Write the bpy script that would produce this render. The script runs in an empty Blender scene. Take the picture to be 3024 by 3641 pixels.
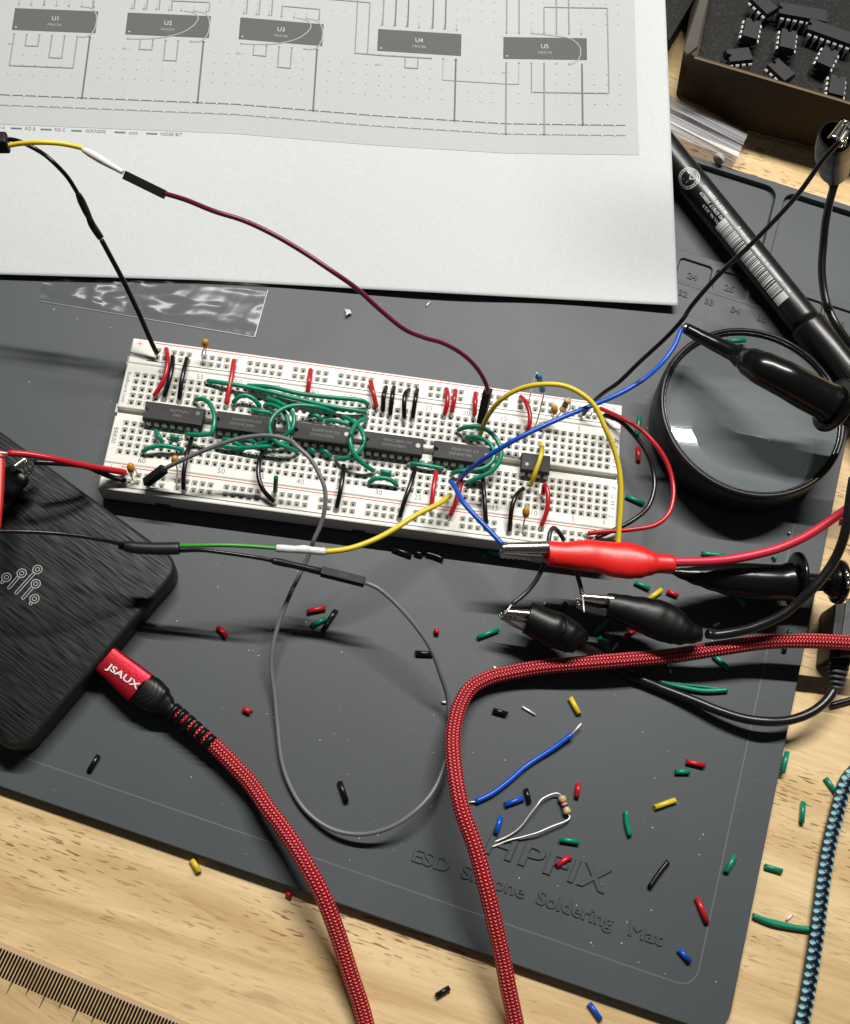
import bpy, math, random
from mathutils import Vector, Matrix, noise
random.seed(7)
C = bpy.context.scene
MM = 0.001
# ------------------------------------------------------------------ camera
ROT = Matrix(((0.99065503, -0.13131517, -0.03686371),
              (0.11005158, 0.92924832, -0.3526843),
              (0.08056833, 0.34533157, 0.93501596)))
CAM = Vector((9.05295909, -154.27771857, 334.09156316))     # millimetres
FPX, CX, CY = 3896.396, 1512.0, 1933.96
cd = bpy.data.cameras.new('camera'); cam = bpy.data.objects.new('camera', cd)
C.collection.objects.link(cam); C.camera = cam
m4 = ROT.to_4x4(); m4.translation = CAM * MM; cam.matrix_world = m4
cd.sensor_fit = 'HORIZONTAL'; cd.sensor_width = 36; cd.lens = FPX / 3024 * 36
cd.shift_y = (CY - 1820.5) / 3024
cd.clip_start = 0.01; cd.clip_end = 50
# ------------------------------------------------------------------ light
w = bpy.data.worlds.new('World'); C.world = w; w.use_nodes = True
bg = w.node_tree.nodes['Background']; bg.inputs[0].default_value = (0.80, 0.90, 1.0, 1); bg.inputs[1].default_value = 0.045
def area_light(name, loc, target, sx, sy, watts, col):
    l = bpy.data.lights.new(name, 'AREA'); l.shape = 'RECTANGLE'; l.size = sx * MM; l.size_y = sy * MM
    l.energy = watts; l.color = col
    o = bpy.data.objects.new(name, l); C.collection.objects.link(o)
    o.location = Vector(loc) * MM
    z = (Vector(loc) - Vector(target)).normalized(); x = Vector((1, 0, 0)); y = z.cross(x).normalized(); x = y.cross(z)
    o.rotation_euler = Matrix((x, y, z)).transposed().to_euler()
    return o
LAMP = (88, 416, 765)
area_light('desk_light_bar', LAMP, (40, -25, 0), 640, 11, 11.5, (1.0, 0.975, 0.925))
C.view_settings.view_transform = 'Standard'; C.view_settings.look = 'None'
C.view_settings.exposure = 0; C.view_settings.gamma = 1
# ------------------------------------------------------------------ measuring helpers
V = dict(A1=(0, 0, .57339), A2=(1000, 0, .57339), A3=(2000, 0, .58716), Z4=(300, 1100, .45872), Z5=(1000, 1200, .45872),
         Z6=(1600, 1200, .45872), A7=(2200, 900, .4763), B1=(0, 1500, .45872), B2=(0, 2100, .57339), B3=(900, 1800, .51606),
         B4=(1600, 1800, .45872), B5=(2300, 1800, .42866), B6=(1500, 2500, .51606), B7=(2200, 2500, .54318),
         B8=(0, 2700, .86009), C8=(2350, 450, .38647), D=(0, 0, 1.734), S=(0, 0, 1), N1=(700, 1300, .2867),
         Y1=(0, 450, .22936), Q=(2350, 0, .38647), T5=(2800, 400, .142857), R7=(2700, 950, .33333), P8=(0, 950, .57339),
         L1=(0, 1550, .19055), E2=(2700, 1900, .19048), E3=(2700, 2200, .21429), M4=(1400, 2850, .60206))
def at(f, x, y, z):
    """point of the place that stands z mm above the mat and was measured at (x, y) in view f"""
    o = V[f]; u = o[0] + o[2] * x; v = o[1] + o[2] * y
    d = ROT @ Vector(((u - CX) / FPX, -(v - CY) / FPX, -1.0))
    return CAM + d * ((z - CAM.z) / d.z)
def pxmm(p):                      # source pixels per millimetre seen at point p
    return FPX / abs((ROT.transposed() @ (Vector(p) - CAM)).z)
TH = -0.20266611
ME = Vector((math.cos(TH), math.sin(TH), 0)); MN = Vector((-math.sin(TH), math.cos(TH), 0))
def mat_pt(e, n, z=0.0): return ME * e + MN * n + Vector((0, 0, z))
H = 8.9; DESK = -3.5
def col(c): return (32 - c) * 2.54
# ------------------------------------------------------------------ materials
MATS = {}
def nodes(name):
    m = bpy.data.materials.new(name); m.use_nodes = True; nt = m.node_tree
    return m, nt, nt.nodes['Principled BSDF']
def N(nt, t, **kw):
    n = nt.nodes.new(t)
    for k, v in kw.items():
        if k in n.inputs: n.inputs[k].default_value = v
        else: setattr(n, k, v)
    return n
def plain(name, c, rough=.4, metal=0., spec=.5, bump=0., bscale=2000., var=0., coat=0., rvar=.0, trans=0., ior=1.5, sss=0.):
    if name in MATS: return MATS[name]
    m, nt, b = nodes(name); L = nt.links
    b.inputs['Base Color'].default_value = (*c, 1); b.inputs['Roughness'].default_value = rough
    b.inputs['Metallic'].default_value = metal; b.inputs['Specular IOR Level'].default_value = spec
    b.inputs['Coat Weight'].default_value = coat; b.inputs['Transmission Weight'].default_value = trans; b.inputs['IOR'].default_value = ior
    if sss:
        b.inputs['Subsurface Weight'].default_value = sss; b.inputs['Subsurface Scale'].default_value = .001
    if bump or var or rvar:
        tc = N(nt, 'ShaderNodeTexCoord'); no = N(nt, 'ShaderNodeTexNoise', Scale=bscale, Detail=4.)
        L.new(tc.outputs['Object'], no.inputs['Vector'])
        if bump:
            bp = N(nt, 'ShaderNodeBump', Strength=bump, Distance=.0002); L.new(no.outputs['Fac'], bp.inputs['Height']); L.new(bp.outputs[0], b.inputs['Normal'])
        if var:
            n2 = N(nt, 'ShaderNodeTexNoise', Scale=bscale * .12, Detail=5.); L.new(tc.outputs['Object'], n2.inputs['Vector'])
            mx = N(nt, 'ShaderNodeMix', data_type='RGBA'); mx.inputs[6].default_value = (*[v * (1 - var) for v in c], 1); mx.inputs[7].default_value = (*[min(1, v * (1 + var)) for v in c], 1)
            L.new(n2.outputs['Fac'], mx.inputs[0]); L.new(mx.outputs[2], b.inputs['Base Color'])
        if rvar:
            mr = N(nt, 'ShaderNodeMapRange'); mr.inputs[3].default_value = max(0, rough - rvar); mr.inputs[4].default_value = rough + rvar
            n3 = N(nt, 'ShaderNodeTexNoise', Scale=bscale * .3, Detail=3.); L.new(tc.outputs['Object'], n3.inputs['Vector']); L.new(n3.outputs['Fac'], mr.inputs[0]); L.new(mr.outputs[0], b.inputs['Roughness'])
    MATS[name] = m; return m
GREEN = plain('green_pvc', (.004, .235, .135), .3, bump=.12, bscale=900, var=.12)
RED = plain('red_pvc', (.52, .012, .022), .3, bump=.12, bscale=900, var=.12)
BLACK = plain('black_pvc', (.006, .006, .007), .27)
YELLOW = plain('yellow_pvc', (.74, .56, .03), .38, bump=.15, bscale=900, var=.1)
BLUE = plain('blue_pvc', (.006, .085, .52), .28, bump=.1, bscale=900, var=.1)
PURPLE = plain('purple_pvc', (.14, .008, .045), .3, bump=.1, bscale=900, var=.1)
GREY = plain('grey_pvc', (.17, .175, .18), .35, bump=.1, bscale=900, var=.08)
DGREY = plain('dark_grey_pvc', (.03, .03, .032), .35, bump=.1, bscale=900, var=.1)
LGREEN = plain('bright_green_pvc', (.04, .30, .03), .35, bump=.1, bscale=900)
WHITE = plain('white_shrink', (.75, .75, .73), .45, bump=.5, bscale=500)
SHRINK = plain('black_shrink', (.008, .008, .009), .38, spec=.35, bump=.3, bscale=350)
TIN = plain('tinned_wire', (.78, .77, .74), .38, .55)
CHROME = plain('plated_steel', (.62, .60, .55), .2, 1., bump=.35, bscale=250, rvar=.12)
RUBBER = plain('black_rubber', (.004, .004, .004), .34, spec=.26, bump=.9, bscale=130, rvar=.1, var=.2)
GLOSSB = plain('glossy_black_plastic', (.005, .005, .005), .22, spec=.42)
HEAD = plain('header_plastic', (.011, .011, .012), .55, spec=.25)
BOOT = plain('red_vinyl', (.74, .016, .012), .34, bump=.9, bscale=130, var=.10)
ABS = plain('white_abs', (.74, .73, .66), .38, bump=.1, bscale=800, var=.03, sss=.0)
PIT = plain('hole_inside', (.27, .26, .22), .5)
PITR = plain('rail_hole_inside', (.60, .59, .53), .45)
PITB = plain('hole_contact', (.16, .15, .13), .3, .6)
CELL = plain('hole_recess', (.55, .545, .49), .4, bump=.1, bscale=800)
INK_R = plain('red_ink', (.62, .03, .06), .5)
INK_K = plain('black_ink', (.02, .02, .022), .5)
EPOXY = plain('epoxy', (.024, .024, .026), .55, spec=.3, bump=.3, bscale=2500)
MARKG = plain('laser_mark', (.17, .17, .165), .6)
MARKS = plain('pale_spot', (.5, .5, .48), .5)
TAN = plain('tan_ceramic', (.60, .42, .20), .38, var=.1, bscale=1500)
ORANGE = plain('ochre_epoxy', (.56, .255, .022), .22, bump=.1, bscale=500)
CYANB = plain('blue_ceramic', (.02, .25, .52), .35)
BAND_R = plain('red_band', (.45, .01, .02), .4); BAND_V = plain('violet_band', (.06, .012, .18), .4)
BAND_K = plain('dark_band', (.012, .012, .02), .4); BAND_G = plain('gold_band', (.55, .36, .10), .3, .6)
LETTER = plain('silver_print', (.62, .63, .62), .45); LETTERW = plain('white_print', (.8, .72, .70), .4)
CARD = plain('brown_card', (.05, .03, .012), .8, bump=.5, bscale=500, var=.25)  # brown darkened to put the shade on the box walls into the card
CARDG = plain('grey_card', (.07, .062, .05), .8, bump=.5, bscale=500, var=.25)
TORN = plain('torn_card', (.62, .55, .40), .9, bump=.6, bscale=600)
CLEARISH = None
def transparentish(name, tint, gloss, rough, fac):
    m = bpy.data.materials.new(name); m.use_nodes = True; nt = m.node_tree; nt.nodes.clear()
    o = N(nt, 'ShaderNodeOutputMaterial'); t = N(nt, 'ShaderNodeBsdfTransparent', Color=(*tint, 1)); g = N(nt, 'ShaderNodeBsdfGlossy', Color=(*gloss, 1), Roughness=rough)
    mx = N(nt, 'ShaderNodeMixShader'); fr = N(nt, 'ShaderNodeLayerWeight', Blend=.25); ad = N(nt, 'ShaderNodeMath', operation='ADD'); ad.inputs[1].default_value = fac
    ad.use_clamp = True
    p3 = N(nt, 'ShaderNodeMath', operation='POWER'); p3.inputs[1].default_value = 3.; ml = N(nt, 'ShaderNodeMath', operation='MULTIPLY'); ml.inputs[1].default_value = .5
    L = nt.links; L.new(fr.outputs['Facing'], p3.inputs[0]); L.new(p3.outputs[0], ml.inputs[0]); L.new(ml.outputs[0], ad.inputs[0]); L.new(ad.outputs[0], mx.inputs[0]); L.new(t.outputs[0], mx.inputs[1]); L.new(g.outputs[0], mx.inputs[2]); L.new(mx.outputs[0], o.inputs[0])
    return m, nt, g
LENS, _n, _g = transparentish('lens_glass', (.93, .96, .96), (1, 1, 1), .025, .045)
_d = N(_n, 'ShaderNodeBsdfDiffuse', Color=(*(.29, .325, .33), 1)); _x = N(_n, 'ShaderNodeMixShader'); _x.inputs[0].default_value = .48; _o = [q for q in _n.nodes if q.type == 'OUTPUT_MATERIAL'][0]  # grey diffuse share puts the pale reflected haze into the lens colour
_s = _o.inputs[0].links[0].from_socket; _n.links.new(_s, _x.inputs[1]); _n.links.new(_d.outputs[0], _x.inputs[2]); _n.links.new(_x.outputs[0], _o.inputs[0])
TUBEP, _n, _g = transparentish('clear_pvc', (.92, .92, .94), (1, 1, 1), .2, .06)
_d = N(_n, 'ShaderNodeBsdfDiffuse', Color=(.75, .77, .82, 1)); _x = N(_n, 'ShaderNodeMixShader'); _x.inputs[0].default_value = .17; _o = [q for q in _n.nodes if q.type == 'OUTPUT_MATERIAL'][0]  # white diffuse share stands in for bright reflections on the tube
_s = _o.inputs[0].links[0].from_socket; _n.links.new(_s, _x.inputs[1]); _n.links.new(_d.outputs[0], _x.inputs[2]); _n.links.new(_x.outputs[0], _o.inputs[0])
BAG, nt, g = transparentish('clear_film', (.93, .93, .94), (1, 1, 1), .27, .026)
tc = N(nt, 'ShaderNodeTexCoord'); n1 = N(nt, 'ShaderNodeTexNoise', Scale=38., Detail=2.); n1.inputs['Distortion'].default_value = 1.4
bp = N(nt, 'ShaderNodeBump', Strength=1., Distance=.0019); nt.links.new(tc.outputs['Object'], n1.inputs['Vector']); nt.links.new(n1.outputs['Fac'], bp.inputs['Height']); nt.links.new(bp.outputs[0], g.inputs['Normal'])
def mat_silicone():
    m, nt, b = nodes('silicone'); L = nt.links; tc = N(nt, 'ShaderNodeTexCoord')
    n = N(nt, 'ShaderNodeTexNoise', Scale=14., Detail=6.); L.new(tc.outputs['Object'], n.inputs['Vector'])
    r = N(nt, 'ShaderNodeValToRGB'); e = r.color_ramp.elements; e[0].color = (.055, .0625, .068, 1); e[1].color = (.069, .078, .085, 1); e[0].position = .3; e[1].position = .7
    L.new(n.outputs['Fac'], r.inputs[0])
    # dust specks, short scuffs
    v = N(nt, 'ShaderNodeTexVoronoi', Scale=120.); L.new(tc.outputs['Object'], v.inputs['Vector'])
    lt = N(nt, 'ShaderNodeMath', operation='LESS_THAN'); lt.inputs[1].default_value = .028; L.new(v.outputs['Distance'], lt.inputs[0])
    sel = N(nt, 'ShaderNodeMath', operation='GREATER_THAN'); sel.inputs[1].default_value = .55; sp = N(nt, 'ShaderNodeSeparateColor'); L.new(v.outputs['Color'], sp.inputs[0]); L.new(sp.outputs[0], sel.inputs[0])
    mu = N(nt, 'ShaderNodeMath', operation='MULTIPLY'); L.new(lt.outputs[0], mu.inputs[0]); L.new(sel.outputs[0], mu.inputs[1])
    mx = N(nt, 'ShaderNodeMix', data_type='RGBA'); mx.inputs[7].default_value = (.26, .27, .27, 1); L.new(mu.outputs[0], mx.inputs[0]); L.new(r.outputs[0], mx.inputs[6]); L.new(mx.outputs[2], b.inputs['Base Color'])
    n2 = N(nt, 'ShaderNodeTexNoise', Scale=2600., Detail=2.); L.new(tc.outputs['Object'], n2.inputs['Vector'])
    bp = N(nt, 'ShaderNodeBump', Strength=.35, Distance=.0001); L.new(n2.outputs['Fac'], bp.inputs['Height']); L.new(bp.outputs[0], b.inputs['Normal'])
    n3 = N(nt, 'ShaderNodeTexNoise', Scale=25., Detail=5.); L.new(tc.outputs['Object'], n3.inputs['Vector'])
    mr = N(nt, 'ShaderNodeMapRange'); mr.inputs[3].default_value = .46; mr.inputs[4].default_value = .60; L.new(n3.outputs['Fac'], mr.inputs[0]); L.new(mr.outputs[0], b.inputs['Roughness'])
    sc = N(nt, 'ShaderNodeTexNoise', Scale=55., Detail=8.); sc.inputs['Roughness'].default_value = .75; L.new(tc.outputs['Object'], sc.inputs['Vector'])
    sr = N(nt, 'ShaderNodeMapRange', interpolation_type='SMOOTHSTEP'); sr.inputs[1].default_value = .60; sr.inputs[2].default_value = .80; sr.inputs[4].default_value = .35; L.new(sc.outputs['Fac'], sr.inputs[0])
    my = N(nt, 'ShaderNodeMix', data_type='RGBA'); my.inputs[7].default_value = (.13, .14, .145, 1); L.new(sr.outputs[0], my.inputs[0]); L.new(mx.outputs[2], my.inputs[6]); L.new(my.outputs[2], b.inputs['Base Color'])
    b.inputs['Specular IOR Level'].default_value = .46
    return m
SILI = mat_silicone()
GROOVE = plain('silicone_groove', (.125, .13, .135), .5)
def mat_wood(name, c0, c1, fleck, amount, ang=TH, seed=0.):
    m, nt, b = nodes(name); L = nt.links; tc = N(nt, 'ShaderNodeTexCoord')
    mp = N(nt, 'ShaderNodeMapping'); mp.inputs['Rotation'].default_value = (0, 0, -ang); mp.inputs['Location'].default_value = (seed, seed * .7, 0)
    L.new(tc.outputs['Object'], mp.inputs['Vector'])
    def noi(sx, sy, sc, det, dist=0.):
        q = N(nt, 'ShaderNodeMapping'); q.inputs['Scale'].default_value = (sx, sy, 1); L.new(mp.outputs[0], q.inputs['Vector'])
        n = N(nt, 'ShaderNodeTexNoise', Scale=sc, Detail=det); n.inputs['Distortion'].default_value = dist; L.new(q.outputs[0], n.inputs['Vector']); return n
    a = noi(1, 9, 9, 6, 1.2); r = N(nt, 'ShaderNodeValToRGB'); e = r.color_ramp.elements
    e[0].position = .3; e[0].color = (*c0, 1); e[1].position = .72; e[1].color = (*c1, 1); L.new(a.outputs['Fac'], r.inputs[0])
    f = noi(1, 8, 170, 1, .2); g = N(nt, 'ShaderNodeMapRange', interpolation_type='SMOOTHSTEP'); g.inputs[1].default_value = .60; g.inputs[2].default_value = .66; L.new(f.outputs['Fac'], g.inputs[0])
    d = noi(1, 3, 11, 2); g2 = N(nt, 'ShaderNodeMapRange'); g2.inputs[1].default_value = .44; g2.inputs[2].default_value = .58; L.new(d.outputs['Fac'], g2.inputs[0])
    mu = N(nt, 'ShaderNodeMath', operation='MULTIPLY'); L.new(g.outputs[0], mu.inputs[0]); L.new(g2.outputs[0], mu.inputs[1])
    m2 = N(nt, 'ShaderNodeMath', operation='MULTIPLY'); m2.inputs[1].default_value = amount; L.new(mu.outputs[0], m2.inputs[0])
    mx = N(nt, 'ShaderNodeMix', data_type='RGBA'); mx.inputs[7].default_value = (*fleck, 1); L.new(m2.outputs[0], mx.inputs[0]); L.new(r.outputs[0], mx.inputs[6])
    h = noi(1, 16, 60, 5, .5); mh = N(nt, 'ShaderNodeMapRange'); mh.inputs[1].default_value = .25; mh.inputs[2].default_value = .75; mh.inputs[3].default_value = .88; mh.inputs[4].default_value = 1.12; L.new(h.outputs['Fac'], mh.inputs[0])
    mm = N(nt, 'ShaderNodeVectorMath', operation='SCALE'); L.new(mx.outputs[2], mm.inputs[0]); L.new(mh.outputs[0], mm.inputs['Scale'])
    # occasional reddish figure
    k = noi(1, 5, 22, 4, 2.); mk = N(nt, 'ShaderNodeMapRange', interpolation_type='SMOOTHSTEP'); mk.inputs[1].default_value = .60; mk.inputs[2].default_value = .74; mk.inputs[4].default_value = .42; L.new(k.outputs['Fac'], mk.inputs[0])
    mz = N(nt, 'ShaderNodeMix', data_type='RGBA'); mz.inputs[7].default_value = (.36, .20, .085, 1); L.new(mk.outputs[0], mz.inputs[0]); L.new(mm.outputs[0], mz.inputs[6])
    L.new(mz.outputs[2], b.inputs['Base Color']); b.inputs['Roughness'].default_value = .5; b.inputs['Specular IOR Level'].default_value = .35
    bp = N(nt, 'ShaderNodeBump', Strength=.25, Distance=.0002); bp.invert = True; L.new(m2.outputs[0], bp.inputs['Height']); L.new(bp.outputs[0], b.inputs['Normal'])
    return m
WOOD = mat_wood('pale_wood', (.60, .405, .185), (.83, .625, .35), (.20, .08, .02), .82)
WOODR = mat_wood('ruler_wood', (.50, .335, .155), (.66, .47, .24), (.30, .17, .07), .35, ang=TH - .25, seed=3.)
WOODE = plain('ruler_edge_wood', (.42, .29, .17), .55, var=.1, bscale=400)
def mat_paper():
    m, nt, b = nodes('paper'); L = nt.links; tc = N(nt, 'ShaderNodeTexCoord'); n = N(nt, 'ShaderNodeTexNoise', Scale=900., Detail=5.); L.new(tc.outputs['Object'], n.inputs['Vector'])
    r = N(nt, 'ShaderNodeValToRGB'); e = r.color_ramp.elements; e[0].color = (.53, .55, .55, 1); e[1].color = (.575, .595, .595, 1); e[0].position = .3; e[1].position = .7; L.new(n.outputs['Fac'], r.inputs[0]); L.new(r.outputs[0], b.inputs['Base Color'])
    bp = N(nt, 'ShaderNodeBump', Strength=.25, Distance=.0001); L.new(n.outputs['Fac'], bp.inputs['Height']); L.new(bp.outputs[0], b.inputs['Normal']); b.inputs['Roughness'].default_value = .75; b.inputs['Specular IOR Level'].default_value = .25
    return m
PAPER = mat_paper()
def ink(name, v):
    m, nt, b = nodes(name); L = nt.links; tc = N(nt, 'ShaderNodeTexCoord'); n = N(nt, 'ShaderNodeTexNoise', Scale=2500., Detail=4.); L.new(tc.outputs['Object'], n.inputs['Vector'])
    r = N(nt, 'ShaderNodeValToRGB'); e = r.color_ramp.elements; e[0].color = (v * .93, v * .95, v * .94, 1); e[1].color = (v * 1.05, v * 1.07, v * 1.06, 1); e[0].position = .35; e[1].position = .65; L.new(n.outputs['Fac'], r.inputs[0]); L.new(r.outputs[0], b.inputs['Base Color']); b.inputs['Roughness'].default_value = .8
    b.inputs['Specular IOR Level'].default_value = .2
    return m
INK_BG = ink('ink_pale', .475); INK_BG2 = ink('ink_paler', .60); INK_CHIP = ink('ink_chip', .12); INK_LINE = ink('ink_line', .26); INK_DARK = ink('ink_dark', .15); INK_WH = ink('ink_clear', .58); INK_DOT = ink('ink_dot', .36)
def mat_brushed():
    m, nt, b = nodes('brushed_black'); L = nt.links; tc = N(nt, 'ShaderNodeTexCoord')
    mp = N(nt, 'ShaderNodeMapping'); mp.inputs['Rotation'].default_value = (0, 0, math.radians(29.1)); L.new(tc.outputs['Object'], mp.inputs['Vector'])
    q = N(nt, 'ShaderNodeMapping'); q.inputs['Scale'].default_value = (1, 20, 1); L.new(mp.outputs[0], q.inputs['Vector'])
    n = N(nt, 'ShaderNodeTexNoise', Scale=105., Detail=1.); L.new(q.outputs[0], n.inputs['Vector'])
    r = N(nt, 'ShaderNodeValToRGB'); e = r.color_ramp.elements; e[0].color = (.012, .013, .013, 1); e[1].color = (.072, .079, .077, 1); e[0].position = .34; e[1].position = .78; L.new(n.outputs['Fac'], r.inputs[0]); L.new(r.outputs[0], b.inputs['Base Color'])
    b.inputs['Metallic'].default_value = .9; b.inputs['Roughness'].default_value = .36
    b.inputs['Anisotropic'].default_value = .0
    bp = N(nt, 'ShaderNodeBump', Strength=.16, Distance=.0001); L.new(n.outputs['Fac'], bp.inputs['Height']); L.new(bp.outputs[0], b.inputs['Normal'])
    return m
BRUSH = mat_brushed(); CASE = plain('black_case_edge', (.010, .011, .011), .5, bump=.2, bscale=600)
def mat_braid(name, dark, mid, lite, ncirc, pitch, cut, sheen=.25):
    """diagonal weave in (u around, v along) with yarns that catch light"""
    m, nt, b = nodes(name); L = nt.links; uv = N(nt, 'ShaderNodeUVMap'); sp = N(nt, 'ShaderNodeSeparateXYZ'); L.new(uv.outputs[0], sp.inputs[0])
    def M(op, a, bb=None):
        n = N(nt, 'ShaderNodeMath', operation=op)
        for i, x in enumerate((a, bb)):
            if x is None: continue
            if isinstance(x, (int, float)): n.inputs[i].default_value = x
            else: L.new(x, n.inputs[i])
        return n.outputs[0]
    U = M('MULTIPLY', sp.outputs[0], 2 * math.pi * ncirc); W = M('MULTIPLY', sp.outputs[1], 2 * math.pi / pitch)
    a = M('SINE', M('ADD', U, W)); c = M('SINE', M('SUBTRACT', U, W)); pr = M('MULTIPLY', a, c)
    s = M('MULTIPLY', M('ADD', pr, 1.), .5)
    ab = M('ADD', M('ABSOLUTE', a), M('ABSOLUTE', c)); hgt = M('MULTIPLY', ab, .5)
    r = N(nt, 'ShaderNodeValToRGB'); e = r.color_ramp.elements; e[0].position = cut; e[0].color = (*dark, 1); e[1].position = cut + .30; e[1].color = (*lite, 1)
    k = e.new(cut + .12); k.color = (*mid, 1)
    no = N(nt, 'ShaderNodeTexNoise', Scale=1300., Detail=2.); tc = N(nt, 'ShaderNodeTexCoord'); L.new(tc.outputs['Object'], no.inputs['Vector'])
    s2 = M('ADD', s, M('MULTIPLY', M('SUBTRACT', no.outputs['Fac'], .5), .35)); L.new(s2, r.inputs[0]); L.new(r.outputs[0], b.inputs['Base Color'])
    bp = N(nt, 'ShaderNodeBump', Strength=1., Distance=.00045); L.new(M('ADD', hgt, M('MULTIPLY', s, .6)), bp.inputs['Height']); L.new(bp.outputs[0], b.inputs['Normal'])
    b.inputs['Roughness'].default_value = .32; b.inputs['Specular IOR Level'].default_value = .6; b.inputs['Specular Tint'].default_value = (*[min(1, .35 + x) for x in lite], 1); b.inputs['Sheen Weight'].default_value = sheen
    return m
BRAIDR = mat_braid('red_braid', (.27, .001, .006), (.66, .010, .022), (.95, .24, .24), 6, 2.0, .50, 0.)  # pink tone puts the yarn sparkle into the base colour
BRAIDT = mat_braid('teal_braid', (.004, .006, .016), (.03, .10, .14), (.34, .62, .70), 2, 4.6, .48, 0.)
def mat_foam():
    m, nt, b = nodes('black_foam'); L = nt.links; tc = N(nt, 'ShaderNodeTexCoord'); v = N(nt, 'ShaderNodeTexNoise', Scale=900., Detail=4.); L.new(tc.outputs['Object'], v.inputs['Vector'])
    r = N(nt, 'ShaderNodeValToRGB'); e = r.color_ramp.elements; e[0].color = (.002, .002, .002, 1); e[1].color = (.034, .030, .024, 1); e[0].position = .5; e[1].position = .78; L.new(v.outputs['Fac'], r.inputs[0]); L.new(r.outputs[0], b.inputs['Base Color'])
    bp = N(nt, 'ShaderNodeBump', Strength=1., Distance=.0008); L.new(v.outputs['Fac'], bp.inputs['Height']); L.new(bp.outputs[0], b.inputs['Normal']); b.inputs['Roughness'].default_value = .8; return m
FOAM = mat_foam()
ANOD = plain('red_anodised', (.42, .008, .02), .33, .65, bump=.3, bscale=2500, var=.12)
# ------------------------------------------------------------------ object helpers
WL = {}
def tag(o, label=None, cat=None, group=None, kind=None):
    if label: o['label'] = label
    if cat: o['category'] = cat
    if group: o['group'] = group
    if kind: o['kind'] = kind
    return o
def thing(name, label, cat, loc, group=None):
    o = bpy.data.objects.new(name, None); C.collection.objects.link(o); o.empty_display_size = .003
    o.location = Vector(loc) * MM; WL[o.name] = Vector(loc)
    return tag(o, label, cat, group)
def mesh(name, verts, faces, mats, parent=None, smooth=True, mi=None, uvs=None, auto=None):
    me = bpy.data.meshes.new(name)
    if parent is not None: org = WL[parent.name]
    else:
        n = len(verts); org = Vector((sum(v[0] for v in verts) / n, sum(v[1] for v in verts) / n, min(v[2] for v in verts)))
    me.from_pydata([((v[0] - org[0]) * MM, (v[1] - org[1]) * MM, (v[2] - org[2]) * MM) for v in verts], [], faces)
    if not isinstance(mats, (list, tuple)): mats = [mats]
    for m in mats: me.materials.append(m)
    if mi: me.polygons.foreach_set('material_index', mi)
    if smooth is True: me.polygons.foreach_set('use_smooth', [True] * len(me.polygons))
    elif isinstance(smooth, list): me.polygons.foreach_set('use_smooth', smooth)
    if uvs:
        l = me.uv_layers.new(name='UVMap')
        for p in me.polygons:
            for k, li in enumerate(p.loop_indices): l.data[li].uv = uvs[p.index][k]
    me.validate(); me.update()
    o = bpy.data.objects.new(name, me); C.collection.objects.link(o)
    if parent is not None: o.parent = parent; WL[o.name] = org
    else: o.location = org * MM; WL[o.name] = org
    return o
def spline(pts, step=1.2):
    """Catmull-Rom through 3D points, resampled"""
    P = [Vector(p) for p in pts]
    if len(P) == 2:
        n = max(2, int((P[1] - P[0]).length / 2.5) + 1); return [P[0].lerp(P[1], i / (n - 1)) for i in range(n)]
    out = []; E = [P[0] * 2 - P[1]] + P + [P[-1] * 2 - P[-2]]
    for i in range(1, len(E) - 2):
        a, b, c, d = E[i - 1:i + 3]; n = max(2, int((c - b).length / step))
        ta = max(1e-3, (b - a).length ** .5); tb = max(1e-3, (c - b).length ** .5); tcx = max(1e-3, (d - c).length ** .5)
        m1 = (b - a) / ta - (c - a) / (ta + tb) + (c - b) / tb; m2 = (c - b) / tb - (d - b) / (tb + tcx) + (d - c) / tcx
        m1 *= tb; m2 *= tb
        for k in range(n):
            t = k / n; t2 = t * t; t3 = t2 * t
            out.append(b * (2 * t3 - 3 * t2 + 1) + m1 * (t3 - 2 * t2 + t) + c * (-2 * t3 + 3 * t2) + m2 * (t3 - t2))
    out.append(P[-1]); return out
def frames(P):
    T = []
    for i in range(len(P)):
        t = (P[min(i + 1, len(P) - 1)] - P[max(i - 1, 0)]); T.append(t.normalized() if t.length > 1e-9 else Vector((1, 0, 0)))
    up = Vector((0, 0, 1)); s = T[0].cross(up)
    if s.length < .2: s = T[0].cross(Vector((0, 1, 0)))
    s.normalize(); F = []
    for i, t in enumerate(T):
        s = (s - t * s.dot(t)).normalized(); F.append((t, s, s.cross(t).normalized()))
    return F
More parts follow.
